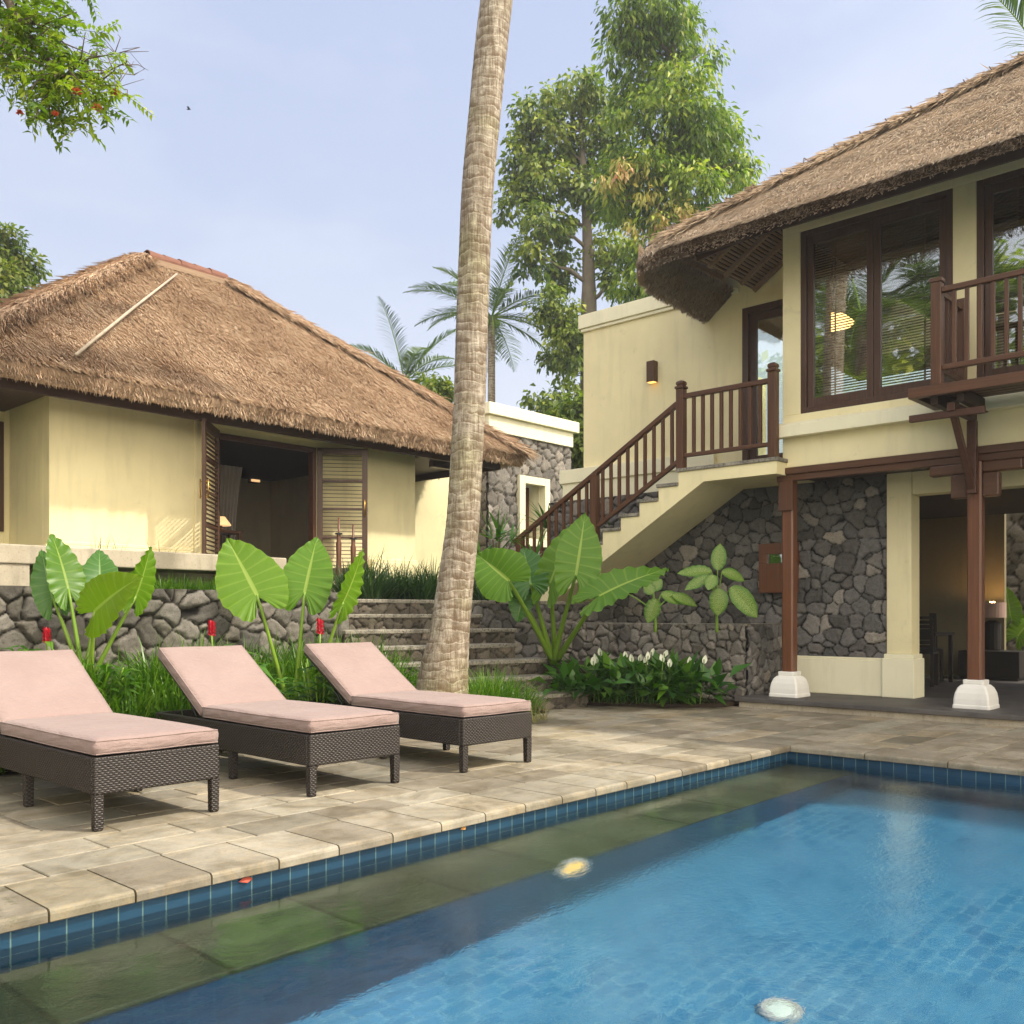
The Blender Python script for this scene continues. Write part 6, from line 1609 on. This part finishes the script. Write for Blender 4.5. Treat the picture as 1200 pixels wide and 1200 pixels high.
# ---- overhanging limb with flowers, top left
def limb_tree():
    rs = np.random.RandomState(77); Y = 7.0; e = empty('flowering_tree', at(-150, 820, Y).xy.to_3d(), 'flowering tree limb with feathery leaves and red blossoms overhanging top left', 'tree')
    m = MB(); b = at(-150, 820, Y); b.z = 0; tr = [b, at(-150, 500, Y), at(-120, 150, Y), at(-60, -60, Y), at(-20, -150, Y)]; m.tube([Vector(q) for q in spline(tr, 14)], [.16 - .09 * i / 13 for i in range(14)], 9)
    lb = [at(-110, 60, Y), at(-50, -40, Y), at(5, -5, Y), at(20, 32, Y), at(45, 58, Y), at(68, 82, Y), at(86, 98, Y)]; LQ = spline(lb, 30); m.tube([Vector(q) for q in LQ], [.045 - .036 * i / 29 for i in range(30)], 7)
    tips = [(112, 66), (128, 88), (140, 62), (150, 72), (158, 88), (150, 112), (128, 128), (112, 142), (96, 108), (60, 150), (40, 140), (78, 138), (28, 118), (58, 108), (12, 100), (84, 60), (60, 30), (100, 38), (40, 20), (70, 8), (90, 14), (20, 70), (8, 30), (30, 90), (70, 128), (-10, 60), (110, 110), (50, 60), (75, 45), (-20, 100), (10, -20), (60, -15), (95, -5), (35, 5), (0, 10), (20, -5), (45, 40), (5, 55), (85, 78), (64, 90)]
    Vs = []; Fl = []; bare = {2, 3, 4, 5}
    for i, (u, v_) in enumerate(tips):
        T = at(u, v_, Y + rs.uniform(-.5, .5)); j = int(np.argmin([np.hypot(*(np.array(LQ[k]) - np.array(T))[:2]) + abs(LQ[k][2] - T.z) * .8 + (.3 if k < 4 else 0) for k in range(30)])); A = Vector(LQ[max(0, j - 3)])
        mid = A.lerp(T, .55) + Vector(rs.normal(0, .05, 3)); m.tube([A, mid, T], [.010, .006, .003], 5)
        nl = 2 if i in bare else 8
        for k in range(nl):
            t = rs.uniform(.25, 1.05); P = A.lerp(T, t) + Vector(rs.normal(0, .05, 3)); d = unit((np.array(T) - np.array(A))[None])[0] * .35 + rs.normal(0, .6, 3) + np.array([0, 0, -.25]); d /= np.linalg.norm(d)
            ln = rs.uniform(.14, .24); q = np.array(P)[None] + d[None] * np.linspace(.15, 1, 6)[:, None] * ln + np.array([0, 0, -.02]) * np.linspace(0, 1, 6)[:, None] ** 2; m.tube([P, Vector(q[-1])], .0018, 3, cap=False)
            sd = unit(np.cross(d, [0, 0, 1.]) + rs.normal(0, .2, 3)); c = np.clip(rs.normal(.5, .2), 0, 1)
            for s in (-1, 1): Vs.append(leaf_cards(q, sd * s + d * .45 + np.array([0, 0, -.15]) + rs.normal(0, .15, (6, 3)), np.array([0, 0, 1.]) + rs.normal(0, .3, (6, 3)), .070, .028, np.clip(c + rs.normal(0, .1, 6), 0, 1), .25))
        if i in bare:
            for k in range(6): s_ = mid.lerp(T, rs.uniform(.2, 1)); m.tube([s_, s_ + Vector(rs.normal(0, .06, 3)) + Vector((0, 0, .03)), s_ + Vector(rs.normal(0, .08, 3)) + Vector((.02, -.02, .06))], [.004, .003, .0015], 4)
    m.build('branches', M['twig'], e, smooth=True); v, f, A = merge4(Vs); mesh_np('leaves', v, f, M['treeB'], e, A)
    for (u, v_) in ((90, 109), (136, 111), (113, 128), (23, 133), (65, 134)):
        c = np.array(at(u, v_, Y - .3)); k = 26; d = rand_dirs(rs, k); d[:, 2] = np.abs(d[:, 2]); v, f, A = leaf_cards(np.repeat(c[None], k, 0), d, rand_dirs(rs, k), .045 if u > 70 else .03, .022, rs.uniform(0, 1, k), .2); mesh_np('blossom', v, f, M['coral'], e, A)
limb_tree()
# ---- palms and a tree across the pool, mirrored in the window glass
for i, (b_, lab) in enumerate((((-2.0, 9.6, 8.6), 'coconut palm across the garden mirrored left in the wide upper window'), ((-5.0, 9.0, 9.2), 'coconut palm across the garden mirrored beside the window mullion'), ((-7.5, 11.8, 9.6), 'farther coconut palm mirrored above the others in the wide upper window'),
        ((-4.5, 7.0, 9.0), 'coconut palm across the garden mirrored behind the balcony post'), ((-6.5, 5.2, 9.4), 'coconut palm across the garden mirrored behind the balcony balusters'))):
    coconut(0, 0, 1, 0, 3.3, 17, lab, 611 + i, base=b_, group='palms mirrored in the upper windows', Lf=.9)
for i, (x, y, h, rr, lab) in enumerate(((-12, 14.5, 10, 3.0, 'broad leafy tree across the garden mirrored low in the wide upper window'), (-14, 6.5, 11, 3.2, 'leafy tree across the garden mirrored in the window by the balcony'), (-11, 16.5, 8.0, 2.8, 'lower leafy tree across the garden mirrored between the palms'), (-4.5, 14.3, 7.6, 2.2, 'yellow green tree across the garden mirrored in the upper door glass'))):
    r_ = np.random.RandomState(800 + i); lm = M['treeY'] if i == 3 else M['treeA']; e = empty('garden_tree', (x, y, 0), lab, 'tree', 'trees mirrored in the upper windows'); m = MB(); m.tube([(x, y, 0), (x + .1, y, h * .4), (x, y + .1, h * .8)], [.2, .16, .06], 8); m.build('trunk', M['bark'], e, smooth=True)
    v, f, A = crown(r_, [(np.array([x + a, y + b, h * c]), (rr * .6, rr * .6, rr * .5)) for a, b, c in ((0, 0, 1), (rr * .5, 0, .8), (-rr * .5, .3, .8), (0, rr * .6, .75), (0, -rr * .6, .72), (0, 0, .6))], 5000, .3, .5, .5); mesh_np('crown', v, f, lm, e, A)
for i, (x, y, h, rr, lab) in enumerate(((-19, 12, 11, 5.5, 'large dark tree far across the garden mirrored low in the left window panes'), (-19, 20, 12, 5.5, 'large dark tree far across the garden mirrored in the upper door glass'), (-21, 4, 11, 5.5, 'large dark tree far across the garden mirrored behind the balcony'))):
    r_ = np.random.RandomState(820 + i); e = empty('garden_tree', (x, y, 0), lab, 'tree', 'trees mirrored in the upper windows'); m = MB(); m.tube([(x, y, 0), (x + .1, y, h * .4), (x, y + .1, h * .8)], [.3, .2, .1], 8); m.build('trunk', M['bark'], e, smooth=True)
    v, f, A = crown(r_, [(np.array([x + a, y + b, h * c]), (rr * .6, rr * .6, rr * .55)) for a, b, c in ((0, 0, 1.1), (0, rr, 1), (0, -rr, .95), (rr * .5, 0, .8), (-rr * .5, .3, .8), (0, rr * .6, .75), (0, -rr * .6, .72), (0, 0, .5))], 5000, .55, .5, .8); mesh_np('crown', v, f, M['treeB'], e, A)
# ---- small things
def through_water(u, v_, zf):
    h = EYE.z - WZ; d = at(u, v_, 1.0) - EYE; t = h / -d.z; hx, hy = d.x * t, d.y * t; r = math.hypot(hx, hy)
    s = math.sin(math.atan2(r, h)) / 1.333; k = (WZ - zf) * s / math.sqrt(1 - s * s); return hx * (1 + k / r), hy * (1 + k / r)
LP2 = through_water(915, 1185, FLOOR_Z)
pool_lamp((on_q(672, Q1 - BENCH_W), Q1 - BENCH_W + .012, -.48), (0, -1, 0), 'amber glowing round pool lamp set in the bench wall under water', m_emit('pool_amber', (1, .62, .16), .55), .13)
pool_lamp((*LP2, FLOOR_Z + .012), (0, 0, 1), 'white round pool lamp lying on the blue pool floor', m_emit('pool_white', (.9, 1, .85), .12), .09)
b_ = at(287, 1029, 3.9); xq = on_q(287, Q1 + .022)
k = np.array([[xq - .03, Q1 + .024, -.068]]); v, f, A = leaf_cards(k, np.array([[1., -.12, .1]]), np.array([[0, -1., .5]]), .075, .032, np.array([.5]), .25, .35)
tag(mesh_np('fallen_leaf', v, f, m_plain('red_leaf', (.42, .07, .035), .5)), 'small curled red leaf stuck on the blue waterline tiles', 'leaf')
xq = on_q(543, Q1 + .022); k = np.array([[xq - .02, Q1 + .024, -.066]]); v, f, A = leaf_cards(k, np.array([[1., -.1, .3]]), np.array([[0, -1., .5]]), .05, .025, np.array([.5]), .25, .35)
tag(mesh_np('fallen_leaf', v, f, m_plain('amber_leaf', (.5, .24, .05), .5)), 'tiny yellow leaf on the waterline tiles below the third lounger', 'leaf')
c = at(221, 128, 26); m = MB(); m.rings([[(c.x + SN * a + r * math.cos(t) * CS, c.y - CS * a + r * math.cos(t) * SN, c.z + r * math.sin(t)) for t in np.linspace(0, 6.283, 9)[:-1]] for a, r in ((-.06, .003), (-.035, .013), (0, .02), (.035, .013), (.065, .003))])
for s in (-1, 1): m.add([tuple(c), tuple(c + Vector((CS * .09 * s, SN * .09 * s, .03)) + Vector((SN, -CS, 0)) * .03), tuple(c + Vector((SN, -CS, 0)) * .05), tuple(c + Vector((CS * .08 * s, SN * .08 * s, .035)) - Vector((SN, -CS, 0)) * .03)], [(0, 1, 2), (0, 3, 1)])
tag(m.build('bird', M['ink'], smooth=True), 'tiny dark bird flying in the open sky', 'bird')

# ================================================================= light, sky, camera
VEIL, FILL_GLOW = 4.25, 15.5
fill_glow_dir = Vector((-.30, -.82, .42)).normalized()  # unseen side of the sky, brightened to fill the shaded walls
sun_dir = Vector((.62, -1.0, 1.42)).normalized()
elev = math.asin(sun_dir.z); rot = math.atan2(sun_dir.x, sun_dir.y)
L = bpy.data.lights.new('sun', 'SUN'); L.energy = 2.4; L.angle = R(1.6); L.color = (1, .93, .80)
so = bpy.data.objects.new('sun', L); COL.objects.link(so); so.rotation_euler = (-sun_dir).to_track_quat('-Z', 'Y').to_euler(); so.location = (0, 0, 40)
wd = bpy.data.worlds.new('World'); scene.world = wd; wd.use_nodes = True; nt = wd.node_tree; bg = nt.nodes['Background']
sky = nt.nodes.new('ShaderNodeTexSky'); sky.sky_type = 'NISHITA'; sky.sun_disc = False; sky.sun_elevation = elev; sky.sun_rotation = rot; sky.air_density = 1.3; sky.dust_density = 3.5; sky.ozone_density = 2.2; sky.altitude = 0
# hazy veil: pale towards the horizon, with a fill glow added behind the camera
def wn(typ, **kw):
    n = nt.nodes.new('ShaderNode' + typ)
    for k, v in kw.items():
        if k[0] == '_': setattr(n, k[1:], v)
        elif isinstance(v, bpy.types.NodeSocket): nt.links.new(v, n.inputs[int(k[1:])])
        else: n.inputs[int(k[1:])].default_value = v
    return n
tc = wn('TexCoord').outputs['Generated']
dt = wn('VectorMath', _operation='DOT_PRODUCT', i0=tc, i1=tuple(fill_glow_dir)).outputs['Value']
zz = wn('SeparateXYZ', i0=tc).outputs[2]
mp = wn('Mapping', i0=tc); mp.inputs['Scale'].default_value = (1, 1, 2.4)
nz = wn('TexNoise', i0=mp.outputs[0], i2=2.0, i3=5.0, i4=.5).outputs[0]
def wramp(f, st):
    r = nt.nodes.new('ShaderNodeValToRGB'); nt.links.new(f, r.inputs[0]); e = r.color_ramp.elements
    while len(e) < len(st): e.new(.5)
    for el, (p, c) in zip(e, st): el.position = p; el.color = (*c, 1)
    return r.outputs[0]
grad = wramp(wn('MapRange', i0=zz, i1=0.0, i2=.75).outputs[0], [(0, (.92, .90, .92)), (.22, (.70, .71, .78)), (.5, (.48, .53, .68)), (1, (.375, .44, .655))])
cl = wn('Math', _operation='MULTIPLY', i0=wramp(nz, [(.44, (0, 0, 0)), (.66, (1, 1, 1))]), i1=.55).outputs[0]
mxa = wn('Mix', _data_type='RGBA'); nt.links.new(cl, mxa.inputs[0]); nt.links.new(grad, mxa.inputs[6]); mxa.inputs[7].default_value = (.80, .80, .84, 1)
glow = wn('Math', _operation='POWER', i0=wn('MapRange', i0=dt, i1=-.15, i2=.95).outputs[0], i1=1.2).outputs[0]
gain = wn('Math', _operation='MULTIPLY_ADD', i0=glow, i1=FILL_GLOW, i2=VEIL).outputs[0]
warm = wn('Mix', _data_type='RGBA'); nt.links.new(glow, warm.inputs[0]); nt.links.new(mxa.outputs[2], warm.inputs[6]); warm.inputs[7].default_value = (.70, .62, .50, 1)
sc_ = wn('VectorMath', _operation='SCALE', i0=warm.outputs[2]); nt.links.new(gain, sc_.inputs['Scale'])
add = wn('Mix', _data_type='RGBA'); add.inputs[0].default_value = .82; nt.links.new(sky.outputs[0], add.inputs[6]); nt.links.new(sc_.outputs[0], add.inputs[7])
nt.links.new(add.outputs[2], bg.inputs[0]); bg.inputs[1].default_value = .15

# humid air over the garden
hz = NT('humid_air'); hz.t.nodes.remove(hz.b); pv = hz.t.nodes.new('ShaderNodeVolumePrincipled'); pv.inputs['Density'].default_value = 0.0013; pv.inputs['Color'].default_value = (.94, .95, .97, 1); pv.inputs['Anisotropy'].default_value = .25
hz.t.links.new(pv.outputs[0], hz.out.inputs['Volume'])
m = MB(); m.box(-48, 62, -48, 58, -2.2, 34); tag(m.build('haze', hz.m), kind='stuff')
cam = bpy.data.cameras.new('camera'); co = bpy.data.objects.new('camera', cam); COL.objects.link(co); scene.camera = co
cam.sensor_width = 36; cam.sensor_fit = 'HORIZONTAL'; cam.lens = F / 1200 * 36; cam.shift_y = .1; cam.clip_end = 2000; cam.clip_start = .05
co.location = EYE; co.rotation_euler = (R(90), 0, math.atan2(SN, CS) - R(90))
co.rotation_euler = Vector((CS, SN, 0)).to_track_quat('-Z', 'Y').to_euler()
scene.view_settings.view_transform = 'Standard'; scene.view_settings.look = 'None'; scene.view_settings.gamma = 1; scene.view_settings.exposure = 1.0
cy = scene.cycles
cy.caustics_refractive = True; cy.caustics_reflective = False; cy.max_bounces = 10; cy.transmission_bounces = 8; cy.transparent_max_bounces = 16; cy.diffuse_bounces = 4; cy.glossy_bounces = 4
cy.sample_clamp_indirect = 6; cy.use_denoising = True
try: cy.denoiser = 'OPENIMAGEDENOISE'
except Exception: pass
L.cycles.is_caustics_light = True
water.cycles.is_caustics_caster = True
for n_ in ('pool_wall', 'pool_step_riser', 'pool_bench', 'pool_floor'): bpy.data.objects[n_].cycles.is_caustics_receiver = True
